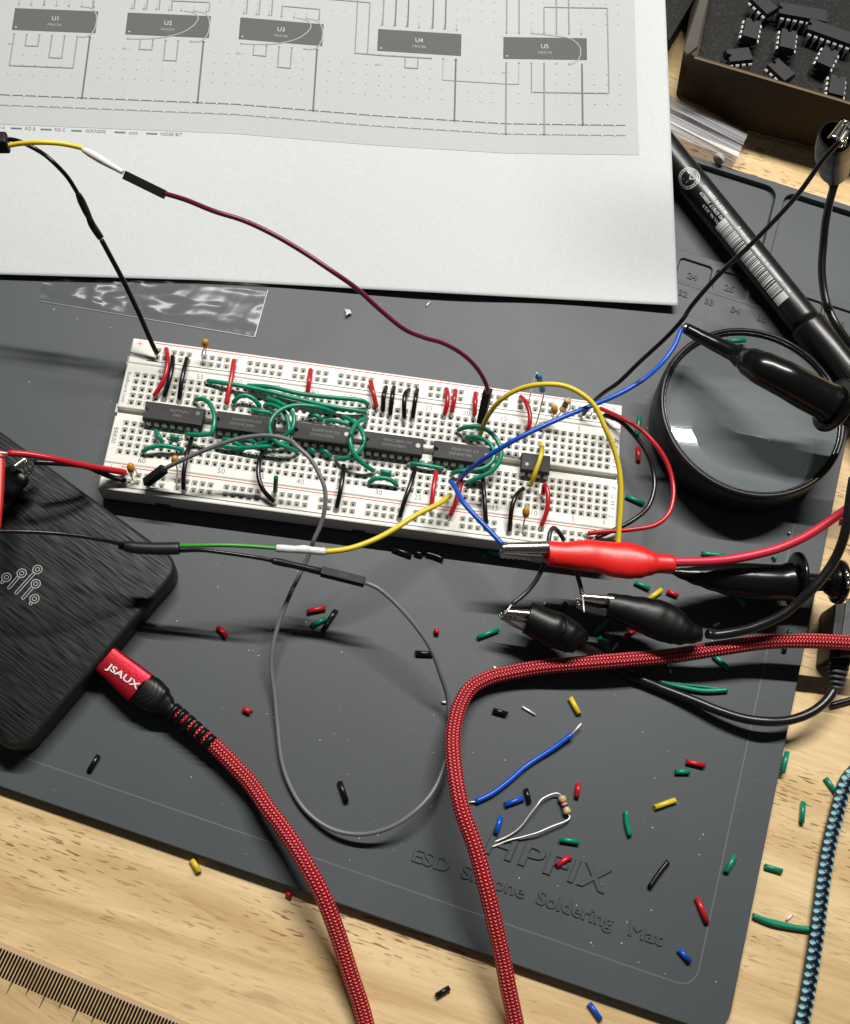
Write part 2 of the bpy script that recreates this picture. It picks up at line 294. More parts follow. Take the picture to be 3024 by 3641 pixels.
def tube_geo(P, r, n=12, hollow=0., rounded=True):
    F = frames(P); V_ = []; Fa = []; UV = []; L = 0.; Ls = [0.]
    for i in range(1, len(P)): L += (P[i] - P[i - 1]).length; Ls.append(L)
    R = r if isinstance(r, list) else [r] * len(P)
    rings = []
    def ring(c, s, u, rr, v):
        b = len(V_)
        for k in range(n):
            a = 2 * math.pi * k / n; V_.append(c + s * math.cos(a) * rr + u * math.sin(a) * rr)
        rings.append((b, v))
    e = .18
    if rounded and not hollow:
        ring(P[0] - F[0][0] * 0, F[0][1], F[0][2], R[0] * .82, 0.)
        P2 = [P[0] + F[0][0] * R[0] * .16] + P[1:-1] + [P[-1] - F[-1][0] * R[-1] * .16]
    else: P2 = P
    for i in range(len(P)): ring(P2[i], F[i][1], F[i][2], R[i], Ls[i])
    if rounded and not hollow: ring(P[-1], F[-1][1], F[-1][2], R[-1] * .82, L)
    nr = len(rings)
    for i in range(nr - 1):
        a, va = rings[i]; b, vb = rings[i + 1]
        for k in range(n):
            k2 = (k + 1) % n; Fa.append((a + k, a + k2, b + k2, b + k)); UV.append(((k / n, va), ((k + 1) / n, va), ((k + 1) / n, vb), (k / n, vb)))
    sm = [True] * len(Fa)
    if hollow:
        i0 = len(V_)
        for c, f in ((P[0], F[0]), (P[-1], F[-1])):
            for k in range(n):
                a = 2 * math.pi * k / n; V_.append(c + f[1] * math.cos(a) * hollow + f[2] * math.sin(a) * hollow)
        a = rings[0][0]; b = rings[-1][0]
        for k in range(n):
            k2 = (k + 1) % n
            Fa.append((a + k2, a + k, i0 + k, i0 + k2)); Fa.append((b + k, b + k2, i0 + n + k2, i0 + n + k)); Fa.append((i0 + k2, i0 + k, i0 + n + k, i0 + n + k2))
            for q in range(3): UV.append(((0, 0),) * 4); sm.append(False)
    else:
        a = rings[0][0]; b = rings[-1][0]
        Fa.append(tuple(a + k for k in range(n))[::-1]); Fa.append(tuple(b + k for k in range(n))); UV += [((0, 0),) * n] * 2; sm += [False, False]
    return V_, Fa, UV, sm
def tube(name, pts, r, m, parent=None, n=12, hollow=0., step=1.2, rounded=True, smooth_path=True):
    P = spline(pts, step) if smooth_path else [Vector(p) for p in pts]
    if isinstance(r, list):      # radii at control points -> resample by index
        k = len(r); r = [r[int(i * (k - 1) / (len(P) - 1))] * (1 - (i * (k - 1) / (len(P) - 1)) % 1) + r[min(k - 1, int(i * (k - 1) / (len(P) - 1)) + 1)] * ((i * (k - 1) / (len(P) - 1)) % 1) for i in range(len(P))]
    v, f, uv, sm = tube_geo(P, r, n, hollow, rounded)
    return mesh(name, v, f, m, parent, sm, None, uv)
def loft(name, f, pairs, z, m, parent=None, k=1., n=20, sub=4, zk=None, power=2., flat=False):
    """body of roughly elliptic section; pairs are its two outlines in view f, at height z (number or list)"""
    Z = z if isinstance(z, list) else [z] * len(pairs); K = k if isinstance(k, list) else [k] * len(pairs)
    cs = []; ws = []; ks = []
    for (a, b), zz, kk in zip(pairs, Z, K):
        A = at(f, *a, zz); B = at(f, *b, zz); cs.append((A + B) / 2); ws.append((A - B).length / 2); ks.append(kk)
    P = []; W_ = []; K_ = []
    if sub > 1:
        for i in range(len(cs) - 1):
            c0 = cs[max(0, i - 1)]; c3 = cs[min(len(cs) - 1, i + 2)]
            for j in range(sub):
                t = j / sub; tt = t * t * (3 - 2 * t)
                P.append(cs[i].lerp(cs[i + 1], t)); W_.append(ws[i] * (1 - tt) + ws[i + 1] * tt); K_.append(ks[i] * (1 - tt) + ks[i + 1] * tt)
    else: P, W_, K_ = cs[:-1], ws[:-1], ks[:-1]
    P.append(cs[-1]); W_.append(ws[-1]); K_.append(ks[-1])
    V_ = []; Fa = []; F = frames(P)
    for i, p in enumerate(P):
        t = F[i][0]; s = t.cross(Vector((0, 0, 1))).normalized(); u = s.cross(t)
        for q in range(n):
            a = 2 * math.pi * q / n; ca, sa = math.cos(a), math.sin(a)
            ca = math.copysign(abs(ca) ** (2 / power), ca); sa = math.copysign(abs(sa) ** (2 / power), sa)
            V_.append(p + s * ca * W_[i] + u * sa * W_[i] * K_[i])
    for i in range(len(P) - 1):
        for q in range(n): q2 = (q + 1) % n; Fa.append((i * n + q, i * n + q2, (i + 1) * n + q2, (i + 1) * n + q))
    sm = [True] * len(Fa); Fa.append(tuple(range(n))[::-1]); Fa.append(tuple((len(P) - 1) * n + q for q in range(n))); sm += [False, False]
    return mesh(name, V_, Fa, m, parent, sm)
def plate(name, top, thick, m, parent=None, mi=None):
    """polygon (3D points) thickened downwards"""
    n = len(top); V_ = [Vector(p) for p in top] + [Vector(p) - Vector((0, 0, thick)) for p in top]
    Fa = [tuple(range(n)), tuple(range(2 * n - 1, n - 1, -1))] + [(i, n + i, n + (i + 1) % n, (i + 1) % n) for i in range(n)]
    return mesh(name, V_, Fa, m, parent, False)
def ribbon(pts, wd, up=Vector((0, 0, 1))):
    V_ = []; Fa = []; P = [Vector(p) for p in pts]
    for i, p in enumerate(P):
        t = (P[min(i + 1, len(P) - 1)] - P[max(i - 1, 0)]).normalized(); s = t.cross(up).normalized()
        V_ += [p + s * wd / 2, p - s * wd / 2]
        if i: Fa.append((2 * i - 2, 2 * i - 1, 2 * i + 1, 2 * i))
    return V_, Fa
class MB:
    def __init__(s): s.v = []; s.f = []; s.m = []
    def add(s, v, f, mi=0):
        b = len(s.v); s.v += list(v); s.f += [tuple(b + i for i in q) for q in f]; s.m += [mi] * len(f)
    def build(s, name, mats, parent=None, smooth=False): return mesh(name, s.v, s.f, mats, parent, smooth, s.m)
_tc = {}
def text2d(s, extrude=0., bevel=0., shear=0., bold=0.):
    key = (s, extrude, bevel, shear, bold)
    if key in _tc: return _tc[key]
    cu = bpy.data.curves.new('t', 'FONT'); cu.body = s; cu.size = 1; cu.extrude = extrude; cu.bevel_depth = bevel; cu.shear = shear; cu.offset = bold; cu.resolution_u = 3; cu.bevel_resolution = 0
    o = bpy.data.objects.new('t', cu); C.collection.objects.link(o); dg = bpy.context.evaluated_depsgraph_get(); dg.update()
    me = bpy.data.meshes.new_from_object(o.evaluated_get(dg)); v = [tuple(x.co) for x in me.vertices]; f = [tuple(p.vertices) for p in me.polygons]
    bpy.data.meshes.remove(me); bpy.data.objects.remove(o); bpy.data.curves.remove(cu)
    _tc[key] = (v, f); return v, f
def text_on(mb, s, fn, height, mi=0, width=None, align='l', **kw):
    """fn(x, y, z) places flat lettering; height is the cap height in mm"""
    v, f = text2d(s, **kw); k = height / .7; x0 = min(p[0] for p in v); x1 = max(p[0] for p in v)
    kx = k if width is None else width / (x1 - x0)
    off = -x0 if align == 'l' else -(x0 + x1) / 2
    mb.add([fn((p[0] + off) * kx, p[1] * k, p[2] * k) for p in v], f, mi)
def box_geo(c, X, Y, Z, bev=0.):
    """box centre c, half axes X, Y, Z (vectors)"""
    V_ = []
    for sz in (-1, 1):
        for sy in (-1, 1):
            for sx in (-1, 1): V_.append(Vector(c) + X * sx + Y * sy + Z * sz)
    return V_, [(0, 2, 3, 1), (4, 5, 7, 6), (0, 1, 5, 4), (2, 6, 7, 3), (0, 4, 6, 2), (1, 3, 7, 5)]
def bevel(o, wd, seg=2):
    b = o.modifiers.new('b', 'BEVEL'); b.width = wd * MM; b.segments = seg; b.limit_method = 'ANGLE'; b.angle_limit = math.radians(35); o.data.polygons.foreach_set('use_smooth', [True] * len(o.data.polygons))
    b.harden_normals = False
    w_ = o.modifiers.new('w', 'WEIGHTED_NORMAL'); w_.keep_sharp = True
    return o
# ================================================================== SETTING
v = [(-700, -500, DESK), (700, -500, DESK), (700, 700, DESK), (-700, 700, DESK)]
tag(mesh('desk', v, [(0, 1, 2, 3)], WOOD, None, False), kind='structure')
# ------------------------------------------------------------------ soldering mat
def rrect(x0, y0, x1, y1, r, n=6):
    out = []
    for cx, cy, a0 in ((x1 - r, y1 - r, 0), (x0 + r, y1 - r, 90), (x0 + r, y0 + r, 180), (x1 - r, y0 + r, 270)):
        for i in range(n + 1):
            a = math.radians(a0 + 90 * i / n); out.append((cx + r * math.cos(a), cy + r * math.sin(a)))
    return out
def prism_bm(poly, z0, z1):
    n = len(poly); V_ = [mat_pt(x, y, z1) for x, y in poly] + [mat_pt(x, y, z0) for x, y in poly]
    return V_, [tuple(range(n)), tuple(range(2 * n - 1, n - 1, -1))] + [(i, n + i, n + (i + 1) % n, (i + 1) % n) for i in range(n)]
MATT = thing('soldering_mat', 'dark grey silicone soldering mat lying under the breadboard, with trays and an embossed ruler', 'soldering mat', (0, 0, DESK))
pl = mesh('mat_body', *prism_bm(rrect(-262, -137.15, 155.0, 163.04, 7), DESK, 0), SILI, MATT, False)
cut = MB()
for x0, x1, y0, y1, r, dp in [(24, 110.4, 119.6, 160.4, 4.5, 2.3), (113.8, 152.6, 119.6, 160.4, 4.5, 2.3)] + [(82 + 14.1 * i, 94.5 + 14.1 * i, 106.5, 116.2, 1.6, 1.0) for i in range(-4, 5)]:
    cut.add(*prism_bm(rrect(x0, y0, x1, y1, r, 5), -dp, 3))
co = cut.build('cutter', [SILI], MATT)
bo = pl.modifiers.new('b', 'BOOLEAN'); bo.operation = 'DIFFERENCE'; bo.object = co; bo.solver = 'EXACT'
dg = bpy.context.evaluated_depsgraph_get(); dg.update()
nm = bpy.data.meshes.new_from_object(pl.evaluated_get(dg)); pl.modifiers.clear(); pl.data = nm
bpy.data.objects.remove(co); bevel(pl, .35, 2)
# embossed writing, ruler and border line
mb = MB(); mb2 = MB()
for i in range(-10, 6):
    text_on(mb, str(33 + i), lambda x, y, z, e=96.4 + 10 * i: mat_pt(e + x, 99.8 + y, max(-.05, z + .12)), 2.5, align='c', extrude=.03, bevel=.03)
for i in range(-60, 56):
    e = 96.4 + i; hgt = 3.6 if i % 10 == 0 else (2.9 if i % 5 == 0 else 2.1)
    mb.add(*box_geo(mat_pt(e, 92.6 + hgt / 2, .05), ME * .13, MN * hgt / 2, Vector((0, 0, .09))))
for i, t in zip(range(-3, 5), range(21, 29)):
    text_on(mb, str(t), lambda x, y, z, e=88.2 + 14.1 * i: mat_pt(e + x, 108.8 + y, -1.0 + max(0, z + .12)), 2.7, align='c', extrude=.03, bevel=.03)
def italic(x, y, z, e, n): return mat_pt(e + x, n + y, max(-.05, z + .07))
for s, e, wd in (('H', 73.8, 8.6), ('P', 84.4, 7.2), ('F', 92.2, 6.8), ('I', 99.9, 1.9), ('X', 102.6, 9.0)):
    text_on(mb2, s, lambda x, y, z, e=e: italic(x, y, z, e + y * .12, -110.1), 6.8, width=wd, extrude=.02, bevel=.028)
for s, e, wd in (('ESD', 54.2, 11.4), ('Silicone', 69.4, 19.6), ('Soldering', 92.6, 23.6), ('Mat', 121.0, 10.4)):
    text_on(mb2, s, lambda x, y, z, e=e: italic(x, y, z, e, -119.1), 3.9, width=wd, extrude=.03, bevel=.03)
mb.build('embossed_scale', [SILI], MATT); mb2.build('embossed_lettering', [SILI], MATT)
pts = rrect(-250, -127.3, 143.4, 300, 5.5, 8); pts = [p for p in pts if p[1] < 100]
pts = [(-250, -127.3)] + pts[len([p for p in pts if p[0] < 0]):]
bl = [(-250, -127.3)] + [(x, -127.3) for x in range(-240, 138, 6)] + [(143.4 - 5.5 + 5.5 * math.cos(math.radians(a)), -127.3 + 5.5 + 5.5 * math.sin(math.radians(a))) for a in range(-90, 1, 15)] + [(143.4, y) for y in range(-116, 91, 6)]
mesh('border_line', *ribbon([mat_pt(x, y, .035) for x, y in bl], .42), GROOVE, MATT, False)
sk = MB(); rs = random.Random(11)
for k in range(46):
    x, y, a, ln = rs.uniform(-90, 140), rs.uniform(-128, 60), rs.uniform(0, 3.14), rs.uniform(1.5, 9); cv = rs.uniform(-.25, .25)
    sk.add(*ribbon([mat_pt(x + ln * t * math.cos(a + cv * t), y + ln * t * math.sin(a + cv * t), .03) for t in (0, .2, .4, .6, .8, 1)], rs.uniform(.05, .12)))
so_ = sk.build('scratches', [plain('scratch', (.115, .122, .128), .55)], MATT); so_['kind'] = 'stuff'
mesh('ruler_edge_line', *ribbon([mat_pt(x, 105.0, .04) for x in range(-60, 154, 6)], .30), plain('dark_line', (.02, .021, .023), .6), MATT, False)
# ------------------------------------------------------------------ wooden ruler
RULE = thing('wooden_ruler', 'pale wooden ruler with thick black millimetre marks lying on the desk', 'ruler', at('S', 200, 3560, DESK))
a = at('S', 0, 3352, -1.6); b = at('S', 672, 3641, -1.6); d = (b - a).normalized(); nn = Vector((d.y, -d.x, 0))
a = a - d * 60; b = b + d * 140
rb = plate('ruler_body', [a + nn * 1.2, b + nn * 1.2, b + nn * 36, a + nn * 36][::-1], 1.95, WOODR, RULE); bevel(rb, .3)
mesh('beveled_edge', [a - Vector((0, 0, .9)), b - Vector((0, 0, .9)), b + nn * 1.25 + Vector((0, 0, .02)), a + nn * 1.25 + Vector((0, 0, .02)), a - Vector((0, 0, 1.95)), b - Vector((0, 0, 1.95))], [(0, 3, 2, 1), (4, 0, 1, 5)], WOODE, RULE, False)
t0 = at('S', 22, 3537, -1.6); t1 = at('S', 255, 3637, -1.6); td = (t1 - t0).normalized(); pit = (t1 - t0).length / 20
tp0 = at('S', 13, 3377, -1.6); sgn = Vector((-td.y, td.x, 0))
rr = (tp0 - t0).dot(sgn)     # distance from the long ends to the row of tops
tip = at('S', 71, 3395, -1.6); base5 = at('S', 90, 3539, -1.6)
mb = MB()
sl = at('S', 71, 3397, -1.6); q = (sl - t0); along = q.dot(td)
for i in range(-12, 90):
    top = t0 + td * (i * pit) + sgn * 9.9; ln = 9.9 if i % 10 == 0 else (8.2 if i % 10 == 5 else 6.6)
    wv = .32
    bt = top - sgn * 6.6
    mb.add([top - td * wv + Vector((0, 0, .03)), top + td * wv + Vector((0, 0, .03)), bt + td * wv + Vector((0, 0, .03)), bt - td * wv + Vector((0, 0, .03)), top + sgn * .4 + Vector((0, 0, .03))], [(0, 3, 2, 1), (0, 1, 4)])
    if ln > 7: e = top - sgn * ln; mb.add([bt - td * .2 + Vector((0, 0, .03)), bt + td * .2 + Vector((0, 0, .03)), e + td * .07 + Vector((0, 0, .03)), e - td * .07 + Vector((0, 0, .03))], [(0, 3, 2, 1)])
mb.build('scale_marks', [plain('mark_black', (.006, .004, .004), .8, spec=.1)], RULE)
# ================================================================== BREADBOARD
BB = thing('breadboard', 'long white solderless breadboard full of jumper wires, on the grey mat', 'breadboard', (0, 0, 0))
def hole_sheet(name, xs, ys, x0, x1, y0, y1, round_low=0, round_high=0, pit=None):
    def axis(cs, a, b):
        out = [a]
        for c in sorted(cs): out += [c - 1.0, c - .43, c + .43, c + 1.0]
        return out + [b]
    I = .45
    X = axis(xs, x0 + I, x1 - I); Y = axis(ys, y0 + I, y1 - I); nx = len(X); ny = len(Y); V_ = []; F_ = []; M_ = []
    def inner(i, n): return 0 < i < n - 1 and (i - 1) % 4 in (1, 2)
    for j, y in enumerate(Y):
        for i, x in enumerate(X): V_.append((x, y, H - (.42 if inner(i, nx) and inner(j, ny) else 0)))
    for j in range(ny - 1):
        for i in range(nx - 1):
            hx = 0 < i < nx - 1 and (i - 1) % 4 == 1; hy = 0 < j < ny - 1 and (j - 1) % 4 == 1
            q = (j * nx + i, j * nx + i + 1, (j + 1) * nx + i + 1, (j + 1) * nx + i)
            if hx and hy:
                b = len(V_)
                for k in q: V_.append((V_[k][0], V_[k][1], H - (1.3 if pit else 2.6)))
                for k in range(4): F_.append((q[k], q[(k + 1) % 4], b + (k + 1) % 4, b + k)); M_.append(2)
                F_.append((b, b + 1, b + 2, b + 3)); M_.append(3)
            else:
                cx_ = 0 < i < nx - 1 and (i - 1) % 4 in (0, 1, 2); cy_ = 0 < j < ny - 1 and (j - 1) % 4 in (0, 1, 2)
                F_.append(q); M_.append(1 if cx_ and cy_ else 0)
    # skirt with a rounded top edge
    prof = [(I, 0), (.13, -.12), (0, -.45), (0, -7.9)]
    rings = []
    for off, dz in prof:
        ol = off + (0 if dz > -.1 else 0); b = len(V_)
        lo = round_low if dz < -.1 else 0; hi = round_high if dz < -.1 else 0
        V_ += [(x0 + off, y0 + off, H + dz), (x1 - off, y0 + off, H + dz), (x1 - off, y1 - off, H + dz), (x0 + off, y1 - off, H + dz)]; rings.append(b)
    for a, b in zip(rings, rings[1:]):
        for k in range(4): F_.append((a + k, b + k, b + (k + 1) % 4, a + (k + 1) % 4)); M_.append(0)
    return mesh(name, V_, F_, [ABS, CELL, pit or PIT, pit or PITB], BB, False, M_)
XS = [col(c) for c in range(1, 64)]
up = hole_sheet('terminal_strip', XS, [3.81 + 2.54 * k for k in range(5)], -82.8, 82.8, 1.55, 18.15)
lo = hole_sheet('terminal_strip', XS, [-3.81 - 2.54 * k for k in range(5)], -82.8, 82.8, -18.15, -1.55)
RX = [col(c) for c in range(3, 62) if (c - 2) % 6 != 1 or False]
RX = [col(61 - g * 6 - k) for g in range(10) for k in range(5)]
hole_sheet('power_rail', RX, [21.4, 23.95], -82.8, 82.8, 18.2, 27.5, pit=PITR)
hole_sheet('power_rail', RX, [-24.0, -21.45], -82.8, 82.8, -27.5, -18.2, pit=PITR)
ch = mesh('centre_channel', [(-82.8, -1.6, H - 2.2), (82.8, -1.6, H - 2.2), (82.8, 1.6, H - 2.2), (-82.8, 1.6, H - 2.2), (-82.8, -1.6, 1), (82.8, -1.6, 1), (82.8, 1.6, 1), (-82.8, 1.6, 1)], [(0, 1, 2, 3), (0, 4, 5, 1), (1, 5, 6, 2), (2, 6, 7, 3), (3, 7, 4, 0)], ABS, BB, False)
mesh('foam_backing', *box_geo((0, 0, .5), Vector((81.6, 0, 0)), Vector((0, 26.2, 0)), Vector((0, 0, .5))), plain('backing', (.2, .19, .17), .8), BB, False)
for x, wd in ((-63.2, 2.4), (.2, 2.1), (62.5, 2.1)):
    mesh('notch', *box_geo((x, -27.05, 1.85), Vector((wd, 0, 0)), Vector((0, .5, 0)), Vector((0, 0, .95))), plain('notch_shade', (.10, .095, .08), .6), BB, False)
for x in (-83.3, 83.3)[:1]:
    for y in (20.5, 2.5, -20.5): mesh('dovetail', *box_geo((x, y, 3.6), Vector((.6, 0, 0)), Vector((0, 1.6, 0)), Vector((0, 0, 2.4))), ABS, BB, False)
mb = MB(); ZP = H + .025
def P2(x, y, z=0): return Vector((x, y, ZP + z))
for y, x0, x1, mi in ((26.6, -75.2, 76.8, 0), (19.75, -76.8, 76.6, 1), (-19.1, -77.0, 76.4, 0), (-26.0, -77.0, 76.4, 1)):
    mb.add(*ribbon([P2(x0 + (x1 - x0) * i / 30, y + random.uniform(-.03, .03)) for i in range(31)], .34 if mi == 0 else .30), mi=mi)
for x in (-80.1, 79.9):
    for y, mi, plus in ((25.6, 0, 1), (21.3, 1, 0), (-19.9, 0, 1), (-24.6, 1, 0)):
        mb.add(*ribbon([P2(x - .95, y), P2(x + .95, y)], .22), mi=mi)
        if plus: mb.add(*ribbon([P2(x, y - .95), P2(x, y + .95)], .22), mi=mi)
mb.build('rail_lines', [INK_R, INK_K], BB)
mb = MB()
for c in [1] + list(range(5, 61, 5)):
    text_on(mb, str(c), lambda x, y, z, c=c: P2(col(c) + x, 15.6 + y), 1.75, align='c')
    text_on(mb, str(c), lambda x, y, z, c=c: P2(col(c) + x, -16.9 + y), 1.75, align='c')
for k, s in enumerate('ABCDE'): text_on(mb, s, lambda x, y, z, k=k: P2(81.4 + y - .8, 13.97 - 2.54 * k - x + .6), 1.5)
for k, s in enumerate('FGHIJ'): text_on(mb, s, lambda x, y, z, k=k: P2(81.4 + y - .8, -3.81 - 2.54 * k - x + .6), 1.5)
text_on(mb, 'BusBoard.com', lambda x, y, z: P2(-81.9 + y, 14.6 - x), 1.25, width=11.2)
text_on(mb, 'BB830', lambda x, y, z: P2(-82.0 + y, -5.8 - x), 1.35, width=5.6)
mb.build('lettering', [plain('grey_ink', (.09, .09, .09), .5)], BB)
# ------------------------------------------------------------------ integrated circuits
def pin_geo(x, side, y_in=2.95, z=11.3, y0=3.81, zlow=7.2, wide=.72, narrow=.25):
    t = .13; s = side
    prof = [(y_in, z), (y0 - .25, z), (y0, z - .3), (y0, z - 1.6), (y0, z - 2.2), (y0, zlow)]; wds = [wide, wide, wide, wide, narrow, narrow]
    V_ = []; F_ = []
    for (y, zz), wd in zip(prof, wds):
        oy = t if zz < z - .2 else 0; oz = 0 if zz < z - .2 else t
        V_ += [Vector((x - wd, s * (y + oy), zz + oz)), Vector((x + wd, s * (y + oy), zz + oz)), Vector((x + wd, s * (y - oy), zz - oz)), Vector((x - wd, s * (y - oy), zz - oz))]
    for i in range(len(prof) - 1):
        for k in range(4): F_.append((4 * i + k, 4 * i + (k + 1) % 4, 4 * i + 4 + (k + 1) % 4, 4 * i + 4 + k))
    F_ += [(0, 1, 2, 3), (20, 21, 22, 23)]
    return V_, F_
def dip(label, npin, loc, ang, z0, text=None, spot=None, notch=True, cat='chip', group=None, zlow=7.2, name='integrated_circuit', texty=(.5, -1.0)):
    """body bottom at z0; built round its own centre then turned by ang"""
    half = npin // 2; L = {8: 4.85, 14: 9.7, 16: 9.9}[npin]; hp = (half - 1) * 1.27
    t = thing(name, label, cat, (loc[0], loc[1], z0), group); R_ = Matrix.Rotation(ang, 3, 'Z'); c = Vector((loc[0], loc[1], 0))
    def X(v): return R_ @ Vector((v[0], v[1], v[2])) + c
    lay = []
    for ins, z in ((.28, z0), (0, z0 + 1.55), (0, z0 + 1.8), (.30, z0 + 3.3)):
        l, wv = L - ins, 3.2 - ins; poly = [(l, -wv), (l, wv), (-l, wv)]
        if notch:
            for a in range(0, 181, 20):
                poly.append((-l + 1.35 * math.sin(math.radians(a)) , .85 * math.cos(math.radians(a))))
        poly.append((-l, -wv)); lay.append([(x, y, z) for x, y in poly])
    n = len(lay[0]); V_ = [X(p) for r_ in lay for p in r_]; F_ = [tuple(3 * n + i for i in range(n)), tuple(range(n))[::-1]]
    for a in range(3):
        for i in range(n): F_.append((a * n + i, a * n + (i + 1) % n, (a + 1) * n + (i + 1) % n, (a + 1) * n + i))
    bd = mesh('body', V_, F_, EPOXY, t, False)
    for s in (-1, 1):
        for k in range(half):
            v_, f_ = pin_geo(-hp + 2.54 * k, s, z=z0 + 1.62, zlow=zlow); mesh('pin', [X(p) for p in v_], f_, TIN, t, False)
    zt = z0 + 3.3 + .012
    if text:
        mb = MB()
        for s, yy, wd, xx in text: text_on(mb, s, lambda x, y, z: X((xx + x, yy + y, zt)), 1.0, width=wd)
        mb.build('marking', [MARKG], t)
    if spot:
        x, y, r, m = spot; mesh('moulding_mark', [X((x + r * math.cos(a / 8 * math.pi), y + r * math.sin(a / 8 * math.pi), zt)) for a in range(16)], [tuple(range(16))], m, t, False)
    return t
ZC = 9.75
G = 'integrated circuits along the breadboard channel'
dip('black 14-pin chip nearest the BB830 lettering, marking almost worn away', 14, (-63.5, 0), 0, ZC, [('4AFYNN', .4, 6.0, -1.5), ('04N', -1.1, 2.6, 0)], (7.6, 1.1, .75, plain('mould_grey', (.10, .10, .10), .5)), group=G)
dip('black 14-pin chip under the grey wire, between the squared green wire and first loop', 14, (-40.5, 0), 0, ZC, [('4AA02YM G4', .4, 9.4, -4.3), ('SN74HC04N', -1.2, 8.0, -5.0)], (7.8, .6, .6, MARKS), group=G)
dip('black 14-pin chip printed SN74HC04N between the two crossed pairs of green loops', 14, (-15.1, 0), 0, ZC, [('4AA9YYM G4', .4, 9.2, -4.0), ('SN74HC04N', -1.2, 7.6, -4.2)], (7.4, .9, .75, MARKS), group=G)
dip('black 14-pin chip printed SN74HC86N with no wire across it', 14, (7.8, 0), 0, ZC, [('44AC38M G4', .4, 9.4, -3.6), ('SN74HC86N', -1.3, 7.6, -3.8)], (7.9, .3, .8, MARKS), group=G)
dip('black 14-pin chip printed SN74HC74N under the blue wire and twin green loops', 14, (30.5, 0), 0, ZC, [('42AKYXM G4', .4, 9.0, -4.0), ('SN74HC74N', -1.3, 7.6, -4.6)], (7.8, .1, .7, plain('mould_ring', (.30, .30, .30), .4)), group=G)
dip('small black 8-pin chip with a short yellow wire across it', 8, (54.5, 0), 0, ZC, None, (-2.9, -1.0, .6, plain('dimple', (.014, .014, .014), .3)), notch=False, group=G)
# ================================================================== JUMPER WIRES
def stub(p, q, parent, r=.3, name='bare_end'):
    return tube(name, [p, q], r, TIN, parent, 8)
def jumper(m, f, pts, label, group, h=0., z0=9.75, z1=None, r=.76, over=0, zs=None, legs=(True, True), cat='jumper wire', legz=8.2, name='jumper_wire', hollow=0):
    """insulated wire measured at pts in view f, ends at z0/z1, arched by h; bare legs drop into the board"""
    z1 = z0 if z1 is None else z1; n = len(pts); W_ = []
    for i, (x, y) in enumerate(pts):
        t = i / (n - 1); z = zs[i] if zs else z0 + (z1 - z0) * t + h * math.sin(math.pi * min(1, max(0, t))) ** .6
        W_.append(at(f, x, y, z))
    t = thing(name, label, cat, (W_[0].x, W_[0].y, 0), group)
    tube('insulation', W_, r, m, t, 16, step=.8)
    d0 = (W_[0] - W_[1]).normalized(); d1 = (W_[-1] - W_[-2]).normalized()
    for on, p, d in ((legs[0], W_[0], d0), (legs[1], W_[-1], d1)):
        if on:
            e = p + d * .9; b = Vector((e.x, e.y, legz)); tube('bare_end', [p, p.lerp(e, .6) - Vector((0, 0, .15)), e.lerp(b, .5) + d * .1, b], .29, TIN, t, 8, step=.5)
    return t
GG = 'green jumper wires on the breadboard'
